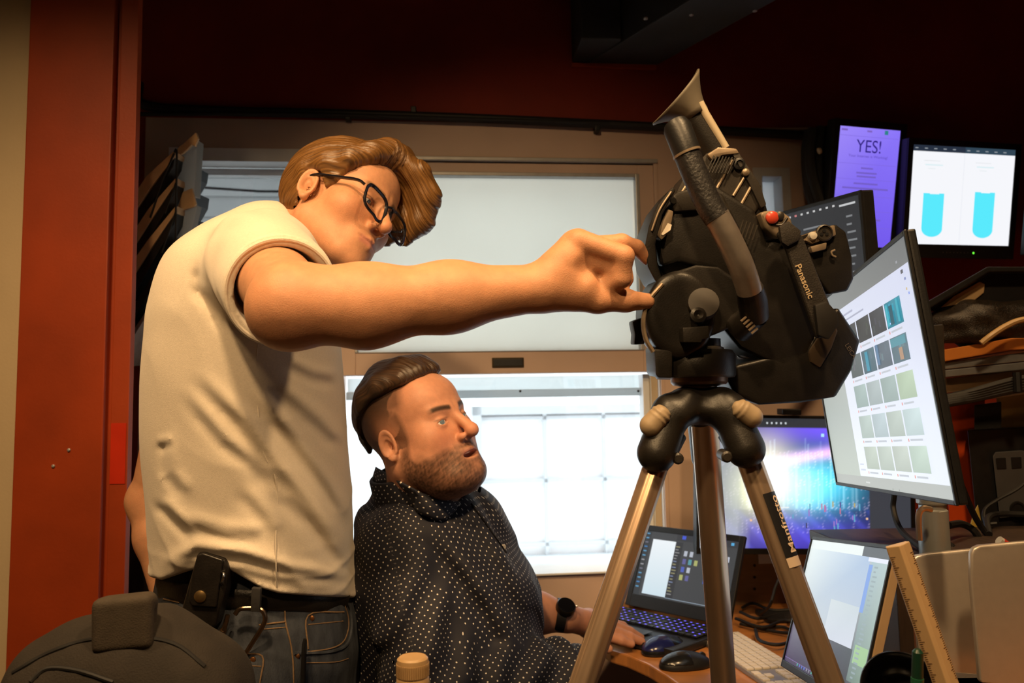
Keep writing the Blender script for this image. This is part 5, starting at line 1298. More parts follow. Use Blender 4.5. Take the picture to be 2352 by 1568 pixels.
def profile(rows, d):
    """rows (py, left px, right px, half depth) -> arrays over camera-up"""
    r = np.array(rows, float)
    yv = (CY-r[:, 0])/FPX*d; xl = (r[:, 1]-CX)/FPX*d; xr = (r[:, 2]-CX)/FPX*d
    o = np.argsort(yv); A = np.stack([yv[o], ((xl+xr)/2)[o], ((xr-xl)/2)[o], r[o, 3]], 1)
    A = np.array(smoothpath(list(A), 6)); return A[:, 0], A[:, 1], A[:, 2], A[:, 3]
def profile_sdf(p, pr, zc, pw=2.3):
    yv, cx, hx, hz = pr
    y = p[:, 1]; c = np.interp(y, yv, cx); a = np.interp(y, yv, hx); b = np.interp(y, yv, hz)
    zc_ = np.interp(y, yv, zc) if hasattr(zc, '__len__') else zc
    k = (np.abs((p[:, 0]-c)/a)**pw+np.abs((p[:, 2]-zc_)/b)**pw)**(1/pw)
    d = (k-1)*np.minimum(a, b)
    return smax(d, np.maximum(yv[0]-y, y-yv[-1]), .02)
# ------------------------------------------------------------------ the standing man
H1 = frame((.38, -.47, .79), (.875, -.11, -.47), (.30, .875, .38))
T1 = np.array([-.309, .234, 1.40], np.float32)
def to1(p): return ((p-T1)@H1).astype(np.float32)
O1 = dict(eye=.0030, eyez=-.003, smile=.003, nose=.004)
def h1p(v): return (H1@np.array(v, np.float32)+T1)
m1 = thing('person', 'standing man in a cream t-shirt and jeans reaching out to the video camera', 'person', floor_cc(CC(590, 1400, 1.42))@np.stack([RIGHT, UP, FWD])+CAM)
# right arm reaching to the camera, hand closing on the screen edge
SH1, EL1, WR1 = CC(606, 612, 1.21), CC(676, 702, .945), CC(1245, 661, .985)
def seg(a, b, t): return a+(b-a)*t
def arm1(p):
    d = rc(p, SH1, EL1, .056, .047)
    d = smin(d, rc(p, EL1+np.array([-.004, .002, .0]), seg(EL1, WR1, .28)+np.array([0, -.0065, 0]), .044, .0470), .03)
    d = smin(d, rc(p, seg(EL1, WR1, .28)+np.array([0, -.0065, 0]), seg(EL1, WR1, .62)+np.array([0, -.003, 0]), .0470, .0395), .03)
    d = smin(d, rc(p, seg(EL1, WR1, .62)+np.array([0, -.003, 0]), WR1, .0390, .0290), .03)
    d = smin(d, sph(p, EL1+np.array([-.012, -.010, .004]), .040), .02)
    return d
def hand1(p):
    D = .985
    w = WR1
    # palm: from wrist up to the knuckle ridge and down to the thumb mound
    d = rc(p, w, CC(1300, 605, D), .0285, .026)
    d = smin(d, rc(p, CC(1290, 615, D), CC(1326, 562, D-.004), .025, .0165), .012)
    d = smin(d, rc(p, CC(1268, 655, D), CC(1335, 662, D), .028, .0235), .014)
    d = smin(d, rc(p, CC(1320, 562, D+.004), CC(1335, 650, D+.012), .018, .020), .012)
    # near curled finger (little finger side)
    f1 = chain(p, [CC(1330, 553, D-.008), CC(1432, 588, D-.014), CC(1426, 640, D-.008), CC(1396, 658, D+.004)], [.0150, .0132, .0122, .0102], .004)
    f2 = chain(p, [CC(1322, 590, D+.002), CC(1408, 612, D-.002), CC(1398, 650, D+.002), CC(1360, 660, D+.010)], [.0150, .0140, .0130, .0105], .004)
    f3 = chain(p, [CC(1330, 560, D+.018), CC(1428, 592, D+.022), CC(1432, 640, D+.026), CC(1400, 664, D+.03)], [.0145, .0130, .0122, .0100], .004)
    f4 = chain(p, [CC(1338, 566, D+.026), CC(1428, 556, D+.034), CC(1462, 568, D+.042), CC(1486, 594, D+.050)], [.0130, .0108, .0098, .0086], .004)
    th = chain(p, [CC(1296, 672, D+.002), CC(1372, 688, D+.004), CC(1436, 690, D+.014), CC(1486, 692, D+.030)], [.0240, .0165, .0138, .0108], .008)
    for f in (f1, f2, f3, f4): d = smin(d, f, .0045)
    d = smin(d, th, .008)
    # hollow between palm and the curled fingers
    d = smax(d, -ell(p, CC(1350, 612, D-.034), (.010, .012, .016)), .012)
    return d
LSH, LEL, LWR = CC(470, 640, 1.56), CC(346, 1150, 1.60), CC(392, 1395, 1.54)
def larm1(p):
    d = rc(p, LSH, LEL, .055, .040)
    d = smin(d, sph(p, LEL+np.array([-.004, 0, 0]), .041), .02)
    d = smin(d, rc(p, LEL, seg(LEL, LWR, .35), .040, .042), .02)
    d = smin(d, rc(p, seg(LEL, LWR, .35), LWR, .042, .028), .02)
    d = smin(d, chain(p, [LWR, CC(415, 1440, 1.52), CC(430, 1490, 1.50)], [.03, .034, .025]), .02)
    return d
PR1 = profile([(470, 590, 680, .07), (500, 545, 715, .11), (540, 480, 735, .155), (600, 415, 745, .185), (700, 377, 757, .19), (780, 364, 773, .185), (900, 353, 783, .178), (1000, 352, 790, .172),
               (1100, 358, 798, .168), (1200, 366, 805, .166), (1300, 371, 808, .168), (1400, 374, 811, .170), (1450, 374, 811, .17)], 1.41)
PB1 = (PR1[0], PR1[1], PR1[2]-.030, PR1[3]-.034)
def headneck1(p):
    d = head_sdf(to1(p), O1)
    return smin(d, rc(p, h1p((0, -.022, -.055)), CC(640, 640, 1.42), .054, .066), .03)
AC1, LC1 = (EL1+WR1)/2, (LSH+LEL)/2
def skin1(p):
    d = local(p, headneck1, h1p((-.02, -.03, -.05)), .27)
    tor = smax(profile_sdf(p, PB1, 1.41), CC(590, 1225, 1.41)[1]-p[:, 1], .02)
    d = smin(d, tor, .03)
    d = smin(d, local(p, arm1, AC1+np.array([-.06, 0, .05]), .36), .02)
    d = smin(d, local(p, hand1, CC(1360, 625, .99), .13), .012)
    d = smin(d, local(p, larm1, LC1+np.array([0, -.12, 0]), .52), .02)
    return d
def skincol1(p):
    q = to1(p); c, mix = skin_colour(q, SKIN1, (.52, .20, .15))
    inh = (ln(q) < .16)
    c[~inh] = np.array(SKIN1, np.float32)*(1+.05*vnoise(p[~inh]*90, 2))[:, None]
    c = mix(c, (.16, .085, .035), brow_mask(q)*.85*inh)
    # knuckles and elbow a little redder
    for k, r in ((CC(1328, 545, .975), .016), (CC(1440, 592, .975), .013), (EL1, .05)):
        c = mix(c, (SKIN1[0]*.97, SKIN1[1]*.78, SKIN1[2]*.72), .4*np.exp(-(ln(p-np.float32(k))/r)**2))
    return c
body1 = sdf_mesh('body', skin1, CC(300, 1500, 1.25)*0+np.array([-.86, -.64, .86]), np.array([.20, .40, 1.72]), .0022, skin_mat('skin_fair'), m1, colfn=skincol1, smooth_it=1)

# t-shirt
SLV = (EL1-SH1)/np.linalg.norm(EL1-SH1)
CUFF = CC(648, 672, 1.075)
def folds(p):
    """soft creases running from the shoulder blade down to the front hem"""
    x, y, z = p[:, 0], p[:, 1], p[:, 2]
    wob = vnoise(p*np.float32([5, 5, 4]), 11)
    a = .70*x+.71*y+.05*wob
    amp = np.clip((.10-y)/.25, 0, 1)*np.clip((x+.66)/.14, .15, 1)
    f = (1-np.abs(np.sin(a*30+1.6*vnoise(p*5, 4))))**2.2-.25
    low = np.exp(-((y+.40)/.045)**2)
    g = (1-np.abs(np.sin((y+.10*x)*75+1.5*vnoise(p*np.float32([9, 4, 6]), 8))))**2-.3
    f2 = vnoise(p*np.float32([18, 14, 10]), 21)
    msk = np.clip(.55+.8*vnoise(p*np.float32([4, 4, 3]), 33), 0, 1)
    return -.0085*f*amp*msk-.0085*g*low+.0016*f2*np.clip((.22-y)/.2, .3, 1)
CREASES = [([(440, 900), (520, 1000), (600, 1060), (645, 1112)], 9, .006), ([(470, 862), (560, 955), (640, 1062), (740, 1180), (802, 1262)], 10, .008), ([(600, 905), (680, 1000), (760, 1110), (802, 1182)], 9, .006),
           ([(630, 868), (740, 958), (792, 1012)], 10, .005), ([(640, 1112), (720, 1186), (800, 1292)], 9, .006), ([(372, 1142), (452, 1226)], 7, .006), ([(376, 1296), (450, 1252), (560, 1266), (680, 1302), (806, 1322)], 9, .009),
           ([(382, 1318), (440, 1284), (560, 1296), (700, 1336), (804, 1350)], 8, .006), ([(473, 612), (482, 664), (532, 752)], 8, .007), ([(452, 640), (500, 690), (560, 740)], 7, .004), ([(395, 1000), (400, 1080), (440, 1130)], 8, .004),
           ([(420, 1180), (520, 1210), (620, 1215)], 9, .004), ([(660, 820), (720, 850), (776, 860)], 8, .004), ([(560, 1110), (620, 1180), (640, 1220)], 9, .004), ([(360, 1015), (395, 1005)], 6, .003), ([(505, 560), (520, 610), (512, 660)], 6, .004)]
def creases1(p):
    px = p[:, 0]/p[:, 2]*FPX+CX; py = CY-p[:, 1]/p[:, 2]*FPX; out = np.zeros(len(p), np.float32); near = p[:, 2] < 1.40
    for pts, w, a in CREASES:
        w = w*1.6
        best = np.full(len(p), 1e9, np.float32); sg = np.zeros(len(p), np.float32)
        x0, y0 = np.min(pts, 0)-4*w; x1, y1 = np.max(pts, 0)+4*w
        i = np.nonzero((px > x0) & (px < x1) & (py > y0) & (py < y1) & near)[0]
        if len(i) == 0: continue
        qx, qy = px[i], py[i]; bd = np.full(len(i), 1e9); bs_ = np.zeros(len(i)); tt = np.zeros(len(i)); n = len(pts)-1
        for k in range(n):
            ax_, ay_ = pts[k]; dx, dy = pts[k+1][0]-ax_, pts[k+1][1]-ay_; L = math.hypot(dx, dy)
            t = np.clip(((qx-ax_)*dx+(qy-ay_)*dy)/L/L, 0, 1); ex, ey = qx-ax_-t*dx, qy-ay_-t*dy; d = np.hypot(ex, ey)
            s = (dx*ey-dy*ex)/L; m = d < bd; bd[m] = d[m]; bs_[m] = s[m]; tt[m] = (k+t[m])/n
        taper = np.clip(np.minimum(tt, 1-tt)*5+.15, 0, 1)
        u = bs_/w; out[i] += (-a*taper*(np.exp(-(bd/w)**2)-.8*np.exp(-((np.abs(u-1.9))**2+((bd**2-bs_**2).clip(0))/w/w)))).astype(np.float32)
    return out
def shirt1(p):
    tor = profile_sdf(p, PR1, 1.41)+.45*folds(p)+creases1(p)
    sl = rc(p, SH1+np.array([-.004, .004, .01]), CUFF+SLV*.02, .087, .076)+.0022*vnoise(p*np.float32([20, 20, 14]), 31)+.0018*np.sin((p@np.float32([.5, .7, .4]))*110+2*vnoise(p*9, 2))*np.clip((p[:, 2]-1.08)/.1, 0, 1)
    sl = smax(sl, (p-np.float32(CUFF))@np.float32(SLV), .004)
    d = smin(tor, sl, .035)
    ls = rc(p, LSH, seg(LSH, LEL, .42), .075, .068); d = smin(d, smax(ls, (p-np.float32(seg(LSH, LEL, .40)))@np.float32((LEL-LSH)/np.linalg.norm(LEL-LSH)), .006), .03)
    # sleeve mouth
    cav = rc(p, CUFF-SLV*.045, CUFF+SLV*.06, .0585, .0690)
    d = smax(d, -cav, .004)
    # neck hole
    d = smax(d, -rc(p, CC(668, 560, 1.40), h1p((0, 0, -.02)), .064, .085), .006)
    # hem: level line that lifts at the belt pouch
    px = p[:, 0]/p[:, 2]*FPX+CX; py = CY-p[:, 1]/p[:, 2]*FPX
    near = p[:, 2] < 1.41
    hem = np.where(near, np.interp(px, [350, 372, 430, 500, 545, 600, 640, 720, 812], [1326, 1332, 1312, 1292, 1318, 1350, 1362, 1368, 1373]), np.interp(px, [350, 812], [1330, 1373]))
    d = smax(d, (py-hem)/FPX*1.3, .006)
    return d
def shirtuv(p): return p*1.0
cotton = mat('cream_cotton', (0.76, 0.67, 0.55), 0.85, var=.10, vscale=260, bump=0.35, bscale=900, sheen=.25, stretch=(1, 1, 1.6))
ts = sdf_mesh('t_shirt', shirt1, np.array([-.86, -.50, .98]), np.array([-.22, .27, 1.72]), .0036, cotton, m1, smooth_it=2)
# side seam of the shirt, on its surface
def project_on(fn, pts, it=12):
    """push camera-axes points onto a surface by sliding along the view ray from the front"""
    pts = np.asarray(pts, np.float32); out = []
    for px, py, z0 in pts:
        zs = np.linspace(z0, z0+.5, 400); q = np.stack([CC(px, py, z) for z in zs]).astype(np.float32)
        v = fn(q); i = np.argmax(v < 0)
        out.append(q[i] if (v < 0).any() else (CC(px, py, out[-1][2]).astype(np.float32) if out else q[0]))
    return np.array(out)
sp = project_on(shirt1, [(x, y, 1.0) for x, y in [(592, 790), (588, 850), (594, 950), (606, 1040), (630, 1090), (638, 1150), (634, 1220), (634, 1290), (636, 1350)]])
MB().tube([p for p in C2W(np.array(smoothpath(sp, 6)))], .0012, 6).build('side_seam', cotton, ts, smooth=True)
# sleeve hem
hp = []
ua = np.cross(SLV, [0, 0, 1.0]); ua /= np.linalg.norm(ua); ub = np.cross(SLV, ua)
for k in range(49):
    w = 2*math.pi*k/48; hp.append(CUFF-SLV*.001+(ua*math.cos(w)+ub*math.sin(w))*.0735)
MB().tube(list(C2W(np.array(hp))), .0035, 8, cap=False).build('sleeve_hem', cotton, ts, smooth=True)

# jeans, belt, shoes
denim = mat('dark_denim', (0.055, 0.065, 0.085), 0.8, var=.5, vscale=60, bump=0.4, bscale=600, stretch=(1, 1, .35), color2=(0.022, 0.026, 0.036))
HIPC = CC(592, 1420, 1.42)
FL = floor_cc(CC(560, 1600, 1.34)); FR = floor_cc(CC(640, 1600, 1.50))
def up_of(p): return p-DOWN*0
PJ = profile([(1255, 390, 786, .130), (1320, 378, 796, .14), (1372, 368, 804, .147), (1410, 360, 812, .150), (1480, 355, 818, .158), (1568, 358, 820, .16), (1640, 365, 815, .16)], 1.42)
def jeans1(p):
    d = profile_sdf(p, PJ, 1.42)
    kn1 = seg(CC(570, 1560, 1.34), FL, .42); kn2 = seg(CC(610, 1560, 1.50), FR, .42)
    a = chain(p, [CC(575, 1560, 1.345), kn1, FL-DOWN*.06], [.118, .074, .058], .03)
    b = chain(p, [CC(600, 1560, 1.50), kn2, FR-DOWN*.06], [.118, .074, .058], .03)
    d = smin(d, smin(a, b, .02), .04)
    d = d+.003*vnoise(p*np.float32([14, 20, 14]), 9)
    # open fly-side pocket mouth with a fold
    px = p[:, 0]/p[:, 2]*FPX+CX; py = CY-p[:, 1]/p[:, 2]*FPX
    return d
jn = sdf_mesh('jeans', jeans1, np.array([-.82, -1.55, 1.15]), np.array([-.1, -.36, 1.75]), .0055, denim, m1, smooth_it=3)
thread = mat('tan_thread', (.24, .15, .08), .8, var=.3, vscale=300)
copper = mat('copper_rivet', (.55, .25, .10), .35, .9, var=.2)
def on_jeans(pts, lift=.0012):
    q = project_on(jeans1, [(x, y, 1.05) for x, y in pts]); q = q-q/np.linalg.norm(q, axis=1)[:, None]*lift
    return C2W(q)
def stitch(name, pts, r=.0011, m_=thread):
    MB().tube(list(on_jeans([(p[0], p[1]) for p in smoothpath([(a, b, 0) for a, b in pts], 5)])), r, 6).build(name, m_, jn, smooth=True)
stitch('seam', [(648, 1362), (654, 1400), (656, 1430), (668, 1480), (673, 1520), (675, 1568)], .0014)
stitch('pocket_edge', [(796, 1384), (806, 1410), (807, 1445), (796, 1480), (760, 1496), (700, 1500), (676, 1500)], .0030, denim)
stitch('pocket_stitch', [(790, 1386), (799, 1412), (800, 1443), (788, 1474), (758, 1489), (705, 1497)], .0012)
stitch('pocket_stitch', [(800, 1512), (770, 1520), (700, 1522)], .0009)
stitch('coin_pocket', [(708, 1490), (708, 1413), (790, 1405)], .0014)
stitch('coin_pocket', [(708, 1434), (788, 1426)], .0010)
stitch('yoke', [(595, 1435), (656, 1427)], .0014); stitch('yoke', [(600, 1445), (656, 1440)], .0009)
stitch('back_pocket', [(512, 1512), (545, 1505), (602, 1506), (597, 1568)], .0014)
stitch('back_pocket', [(545, 1527), (600, 1530)], .0009)
stitch('belt_loop', [(375, 1375), (412, 1383)], .0012)
for x, y in ((683, 1506), (581, 1514), (716, 1419)):
    c = on_jeans([(x, y)])[0]; MB().lathe(c, -FWD, [(.0045, -.001), (.0045, .001), (.002, .0025)], 14).build('rivet', copper, jn, smooth=True)
leather = mat('black_leather', (.018, .015, .013), .38, var=.4, vscale=40, bump=.25, bscale=260)
belt = [(366, 1352), (420, 1362), (500, 1372), (580, 1378), (660, 1380), (740, 1384), (796, 1383)]
bp = on_jeans(belt, .004)
MB().tube(list(smoothpath(bp, 5)), .016, 10, flat=.25).build('belt', leather, m1, smooth=True)
for k, f_ in enumerate((FL, FR)):
    def shoe(p, f_=f_):
        fw = np.array([1.0, 0, .0]); b0 = f_-DOWN*.035
        d = smin(rc(p, b0-fw*.05, b0+fw*.17-DOWN*-.004, .042, .036), rc(p, b0-DOWN*.05, b0-fw*.03, .046, .044), .03)
        return smax(d, (p-np.float32(f_))@np.float32(DOWN), .006)
    sdf_mesh('shoe', shoe, f_-.32, f_+.32, .006, leather, m1)

# hair
def hair_across(q):
    x, y, z = q[:, 0], q[:, 1], q[:, 2]; w = np.clip((x+.035)/.03, 0, 1)
    return (1-w)*(.92*z-.38*y+.35*x)+w*(.85*y+.50*z-.15*x)
def hair1(p):
    q = to1(p); x, y, z = q[:, 0], q[:, 1], q[:, 2]
    # strands run back from the parting
    g = .55*y-.83*z
    ac = hair_across(q)
    s = np.sin(ac*900+4*vnoise(q*np.float32([14, 12, 12]), 5))
    str_ = .0006*s+.0015*vnoise(np.stack([ac*110, ac*60+x*8, y*8+z*5], 1), 7)
    cap = ell(q, (0, -.024, .043), (.0885, .112, .104))
    zl = np.interp(y, [-.14, -.085, -.05, -.034, -.014, .006, .020, .034, .05, .075, .10], [-.092, -.088, -.07, -.02, .036, .036, .002, .006, .040, .072, .095])
    zl = zl+.006*vnoise(q*60, 2)
    cap = smax(cap, zl-z, .006)
    d = cap
    near = chain(q, [(-.022, .068, .110), (-.052, .070, .085), (-.072, .048, .058), (-.080, .012, .045), (-.080, -.03, .03)], [.022, .0165, .0150, .015, .016], .02)
    d = smin(d, near, .018)
    top = chain(q, [(-.02, .075, .112), (.02, .060, .128), (.03, .0, .135), (0, -.05, .125)], [.020, .025, .024, .025], .03)
    d = smin(d, top, .03)
    far = chain(q, [(-.012, .080, .112), (.030, .108, .106), (.062, .122, .080), (.082, .116, .040), (.094, .090, .0)], [.016, .022, .0235, .020, .008], .02)
    far2 = chain(q, [(.03, .07, .118), (.07, .085, .085), (.088, .07, .04), (.090, .05, .0)], [.022, .024, .022, .012], .02)
    d = smin(d, smin(far, far2, .02), .016)
    return d+str_
def hairflow1(p):
    q = to1(p); x, y, z = q[:, 0], q[:, 1], q[:, 2]
    # coordinate across strands, along strands
    th = np.arctan2(z-.03, y+.02); nearside = x < -.01
    return np.stack([hair_across(q)*2.2, (y+z)*.06, x*.12], 1)
def hair_mat(name, c0, c1, rough=.36):
    if name in MATS: return MATS[name]
    m = bpy.data.materials.new(name); m.use_nodes = True; nt = m.node_tree; b = nt.nodes['Principled BSDF']
    a = nt.nodes.new('ShaderNodeAttribute'); a.attribute_name = 'flow'
    n = nt.nodes.new('ShaderNodeTexNoise'); n.inputs['Scale'].default_value = 260; n.inputs['Detail'].default_value = 5
    mx = nt.nodes.new('ShaderNodeMix'); mx.data_type = 'RGBA'; mx.inputs[6].default_value = (*c0, 1); mx.inputs[7].default_value = (*c1, 1)
    mr = nt.nodes.new('ShaderNodeMapRange'); mr.inputs['From Min'].default_value = .3; mr.inputs['From Max'].default_value = .7
    bp_ = nt.nodes.new('ShaderNodeBump'); bp_.inputs['Strength'].default_value = .55; bp_.inputs['Distance'].default_value = .002
    nt.links.new(a.outputs['Vector'], n.inputs['Vector']); nt.links.new(n.outputs['Fac'], mr.inputs['Value'])
    nt.links.new(mr.outputs['Result'], mx.inputs['Factor']); nt.links.new(mx.outputs[2], b.inputs['Base Color'])
    nt.links.new(n.outputs['Fac'], bp_.inputs['Height']); nt.links.new(bp_.outputs['Normal'], b.inputs['Normal'])
    b.inputs['Roughness'].default_value = rough; b.inputs['Specular IOR Level'].default_value = .6
    MATS[name] = m; return m
hc = h1p((0, .01, .04))
sdf_mesh('hair', hair1, hc-.21, hc+.21, .0020, hair_mat('brown_hair', (.060, .026, .007), (.27, .130, .038)), m1, uvfn=hairflow1, smooth_it=1)
# eyes
eyewhite = mat('eye_white', (.75, .70, .66), .15, var=.05, vscale=100, coat=.5)
iris1 = mat('eye_iris', (.05, .07, .09), .1, var=.3, vscale=900, coat=.8)
def eyes(parent, R, T, gaze, m_iris):
    for s in (-1, 1):
        c = R@np.array([s*.032, .0785, 0])+T; g = R@np.array(gaze, float); g /= np.linalg.norm(g)
        cw = C2W(c); gw_ = g[0]*RIGHT+g[1]*UP+g[2]*FWD
        prof = [(.0127*math.sin(a), -.0127*math.cos(a)) for a in np.linspace(.01, math.pi-.01, 14)]
        e = MB().lathe(cw, gw_, prof, 20).build('eyeball', eyewhite, parent, smooth=True, angle=180)
        MB().lathe(cw, gw_, [(.0001, .01295), (.0024, .01285), (.0056, .01160), (.0058, .0112)], 20, cap=False).build('iris', m_iris, e, smooth=True)
eyes(m1, H1, T1, (.15, 1, -.35), iris1)

# eyeglasses on his nose
gl = thing('eyeglasses', 'black framed eyeglasses on the standing man\'s nose', 'eyeglasses', C2W(h1p((0, .105, 0))))
gfm = mat('black_acetate', (.012, .012, .018), .2, var=.2, vscale=60)
lensm = thin_glass('lens_glass', (.97, .97, .97), .10)
def g2w(v): return C2W((H1@np.array(v, np.float32).T).T+T1)
def lens_loop(s):
    out = []
    for k in range(40):
        w = 2*math.pi*k/40; c, sn = math.cos(w), math.sin(w); e = 2/3.4
        u = math.copysign(abs(c)**e, c)*.0285; v = math.copysign(abs(sn)**e, sn)*.0235
        xx = s*(.0360+u*1.0); out.append((xx, .112-.10*(abs(xx)-.01)**2*14-.004*(v/.02), -.008+v-.003*(abs(xx) < .033)*(v < 0)))
    return out
for s in (-1, 1):
    lp = lens_loop(s); pts = [g2w(v) for v in lp]
    MB().tube(pts+[pts[0]], .0025, 8, cap=False, flat=1.3).build('rim', gfm, gl, smooth=True)
    ctr = np.mean(pts, 0); mb = MB(); mb.add([ctr]+pts, [(0, 1+i, 1+(i+1) % 40) for i in range(40)]); mb.build('lens', lensm, gl, smooth=True)
    tp = [g2w(v) for v in ((s*.0645, .098, .008), (s*.074, .088, .010), (s*.0785, .05, .012), (s*.082, .0, .014), (s*.080, -.02, .004))]
    MB().tube(smoothpath(tp, 5), .0024, 8, flat=1.6).build('temple_arm', gfm, gl, smooth=True)
MB().tube(smoothpath([g2w(v) for v in ((-.0085, .112, .004), (0, .116, .007), (.0085, .112, .004))], 5), .0022, 8).build('bridge', gfm, gl, smooth=True)

# belt pouch, carabiner, pen
def on_j(px, py, lift): return on_jeans([(px, py)], lift)[0]
pz = 1.20
pou = thing('belt_pouch', 'black leather knife pouch with a brass snap on the standing man\'s belt', 'pouch', P(470, 1420, pz))
def jd(px, py): return float(project_on(jeans1, [(px, py, 1.0)])[0][2])
dp = jd(470, 1420)
slab('pouch_body', [(452, 1272), (466, 1268), (515, 1284), (524, 1300), (520, 1345), (505, 1400), (495, 1440), (450, 1450), (410, 1440), (412, 1415), (430, 1350)], dp-.038, dp-.004, leather, pou, .005, 3)
slab('flap', [(452, 1274), (466, 1270), (512, 1286), (505, 1330), (496, 1395), (440, 1392), (432, 1375), (440, 1320)], dp-.043, dp-.036, leather, pou, .003, 3)
MB().lathe(P(460, 1369, dp-.043), -FWD, [(.0095, 0), (.0095, .0015), (.006, .0035), (.001, .004)], 20).build('brass_snap', mat('brass', (.45, .30, .13), .35, .9, var=.2), pou, smooth=True)
MB().tube(smoothpath([P(508, 1312, dp-.036), P(514, 1318, dp-.046), P(512, 1330, dp-.048), P(507, 1342, dp-.036)], 5), .0022, 8).build('metal_clip', mat('steel', (.6, .58, .55), .25, 1.0, var=.1), pou, smooth=True)
steel = MATS['steel']
dc = jd(560, 1440)-.02
car = thing('carabiner', 'steel carabiner hanging from the standing man\'s belt loop', 'carabiner', P(570, 1450, dc))
bronze = mat('worn_bronze_metal', (.42, .30, .20), .3, 1.0, var=.3, vscale=80)
MB().tube(smoothpath([P(x, y, dc) for x, y in [(540, 1410), (552, 1398), (585, 1396), (603, 1402), (609, 1420), (602, 1440), (580, 1475), (560, 1505), (548, 1512)]], 5), .0038, 10).build('hook', bronze, car, smooth=True)
MB().tube(smoothpath([P(x, y, dc-.002) for x, y in [(523, 1412), (516, 1440), (505, 1470), (497, 1492)]], 4), [.0040]*5+[.0052]*4+[.0042]*4, 10).build('gate', bronze, car, smooth=True)
MB().lathe(P(513, 1446, dc-.002), P(505, 1470, dc-.002)-P(513, 1446, dc-.002), [(.0058, 0), (.0062, .004), (.0062, .012), (.0058, .016)], 14).build('locking_sleeve', bronze, car, smooth=True)
slab('webbing_loop', [(577, 1350), (598, 1352), (596, 1405), (575, 1405)], dc-.006, dc+.004, mat('dark_webbing', (.03, .028, .028), .8, var=.3, vscale=200), car, .002)
slab('key_strap', [(531, 1508), (551, 1508), (551, 1545), (531, 1545)], dc-.006, dc, leather, car, .002)
MB().lathe(P(543, 1535, dc-.006), -FWD, [(.009, 0), (.009, .003), (.005, .006), (.001, .007)], 18).build('copper_stud', copper, car, smooth=True)
dpen = min(jd(698, 1470), jd(697, 1500), jd(696, 1560))-.007
pen = thing('pen', 'black pen clipped in the standing man\'s front pocket', 'pen', P(698, 1520, dpen))
MB().tube([P(700, 1466, dpen), P(699, 1480, dpen), P(698, 1500, dpen), P(696, 1568, dpen+.002)], [.0022, .0040, .0044, .0044], 12).build('barrel', black, pen, smooth=True)
MB().tube([P(703, 1468, dpen-.005), P(702, 1500, dpen-.006)], .0012, 6).build('clip', black, pen, smooth=True)

for pts in ([(30, 1545), (110, 1500), (200, 1470), (300, 1462), (400, 1478), (470, 1530)], [(70, 1566), (110, 1535), (180, 1540), (260, 1566)]):
    q_ = project_on(backp, [(v[0], v[1], .75) for v in smoothpath([(x, y, 0) for x, y in pts], 5)])
    MB().tube(list(C2W(q_)), .0028, 8).build('piping', blackrub, bpk, smooth=True)
# ------------------------------------------------------------------ the seated man
H2 = frame((.548, .071, .834), (.727, .453, -.516), (-.414, .889, .197))
# a little more level than the fitted pose
H2 = frame((.55, .11, .83), (.765, .36, -.53), (-.355, .925, .12))
T2 = np.array([-.176, -.175, 1.50], np.float32)
def to2(p): return ((p-T2)@H2).astype(np.float32)
def h2p(v): return (H2@np.array(v, np.float32)+T2)
O2_ = dict(wide=1.04, jaw=1.25, fat=True, eye=.0036, open=.0065, nose=.007)
SEATZ = 0.47
m2 = thing('person', 'seated bearded man in a navy polka dot shirt looking up at the video camera', 'person', (C2W(CC(1010, 1900, 1.62))[0], C2W(CC(1010, 1900, 1.62))[1], SEATZ))
R_SH, R_EL, R_WR = CC(922, 1262, 1.47), CC(985, 1575, 1.37), CC(1290, 1545, 1.50)
L_SH, L_EL, L_WR = CC(1060, 1240, 1.74), CC(1165, 1395, 1.80), CC(1300, 1418, 1.80)
HD = 1.86
PR2 = profile([(1070, 900, 1010, .07), (1110, 868, 1080, .11), (1150, 842, 1130, .16), (1200, 818, 1160, .19), (1260, 806, 1195, .205), (1300, 800, 1220, .21), (1360, 798, 1236, .215), (1420, 800, 1246, .22),
               (1500, 808, 1262, .22), (1568, 815, 1285, .22), (1650, 820, 1310, .22), (1760, 825, 1300, .215), (1850, 835, 1280, .2)], 1.60)
PB2 = (PR2[0], PR2[1], PR2[2]-.02, PR2[3]-.02)
DZ = onz(1430, 1478, .745)
def hand2(p):
    w = L_WR
    d = rc(p, w, CC(1378, 1438, HD), .030, .030)
    d = smin(d, rc(p, CC(1350, 1425, HD), CC(1392, 1442, HD+.01), .029, .022), .012)
    k0 = [(1392, 1428, HD+.03), (1400, 1434, HD+.012), (1398, 1446, HD-.006), (1388, 1458, HD-.02)]
    k1 = [(1430, 1438, HD+.055), (1446, 1450, HD+.03), (1446, 1462, HD+.005), (1426, 1470, HD-.018)]
    k2 = [(1448, 1450, HD+.07), (1472, 1464, HD+.04), (1474, 1473, HD+.012), (1450, 1478, HD-.012)]
    for a, b, c in zip(k0, k1, k2):
        d = smin(d, chain(p, [CC(*a), CC(*b), CC(*c)], [.0135, .0115, .0092], .004), .006)
    d = smin(d, chain(p, [CC(1352, 1450, HD-.03), CC(1378, 1478, HD-.05), CC(1398, 1490, HD-.05)], [.018, .013, .010], .006), .01)
    return d
def farm2(p):
    d = rc(p, L_EL, seg(L_EL, L_WR, .5), .050, .045)
    return smin(d, rc(p, seg(L_EL, L_WR, .5), L_WR, .045, .032), .02)
def headneck2(p):
    d = head_sdf(to2(p), O2_)
    return smin(d, rc(p, h2p((0, -.028, -.06)), CC(985, 1190, 1.58), .066, .082), .03)
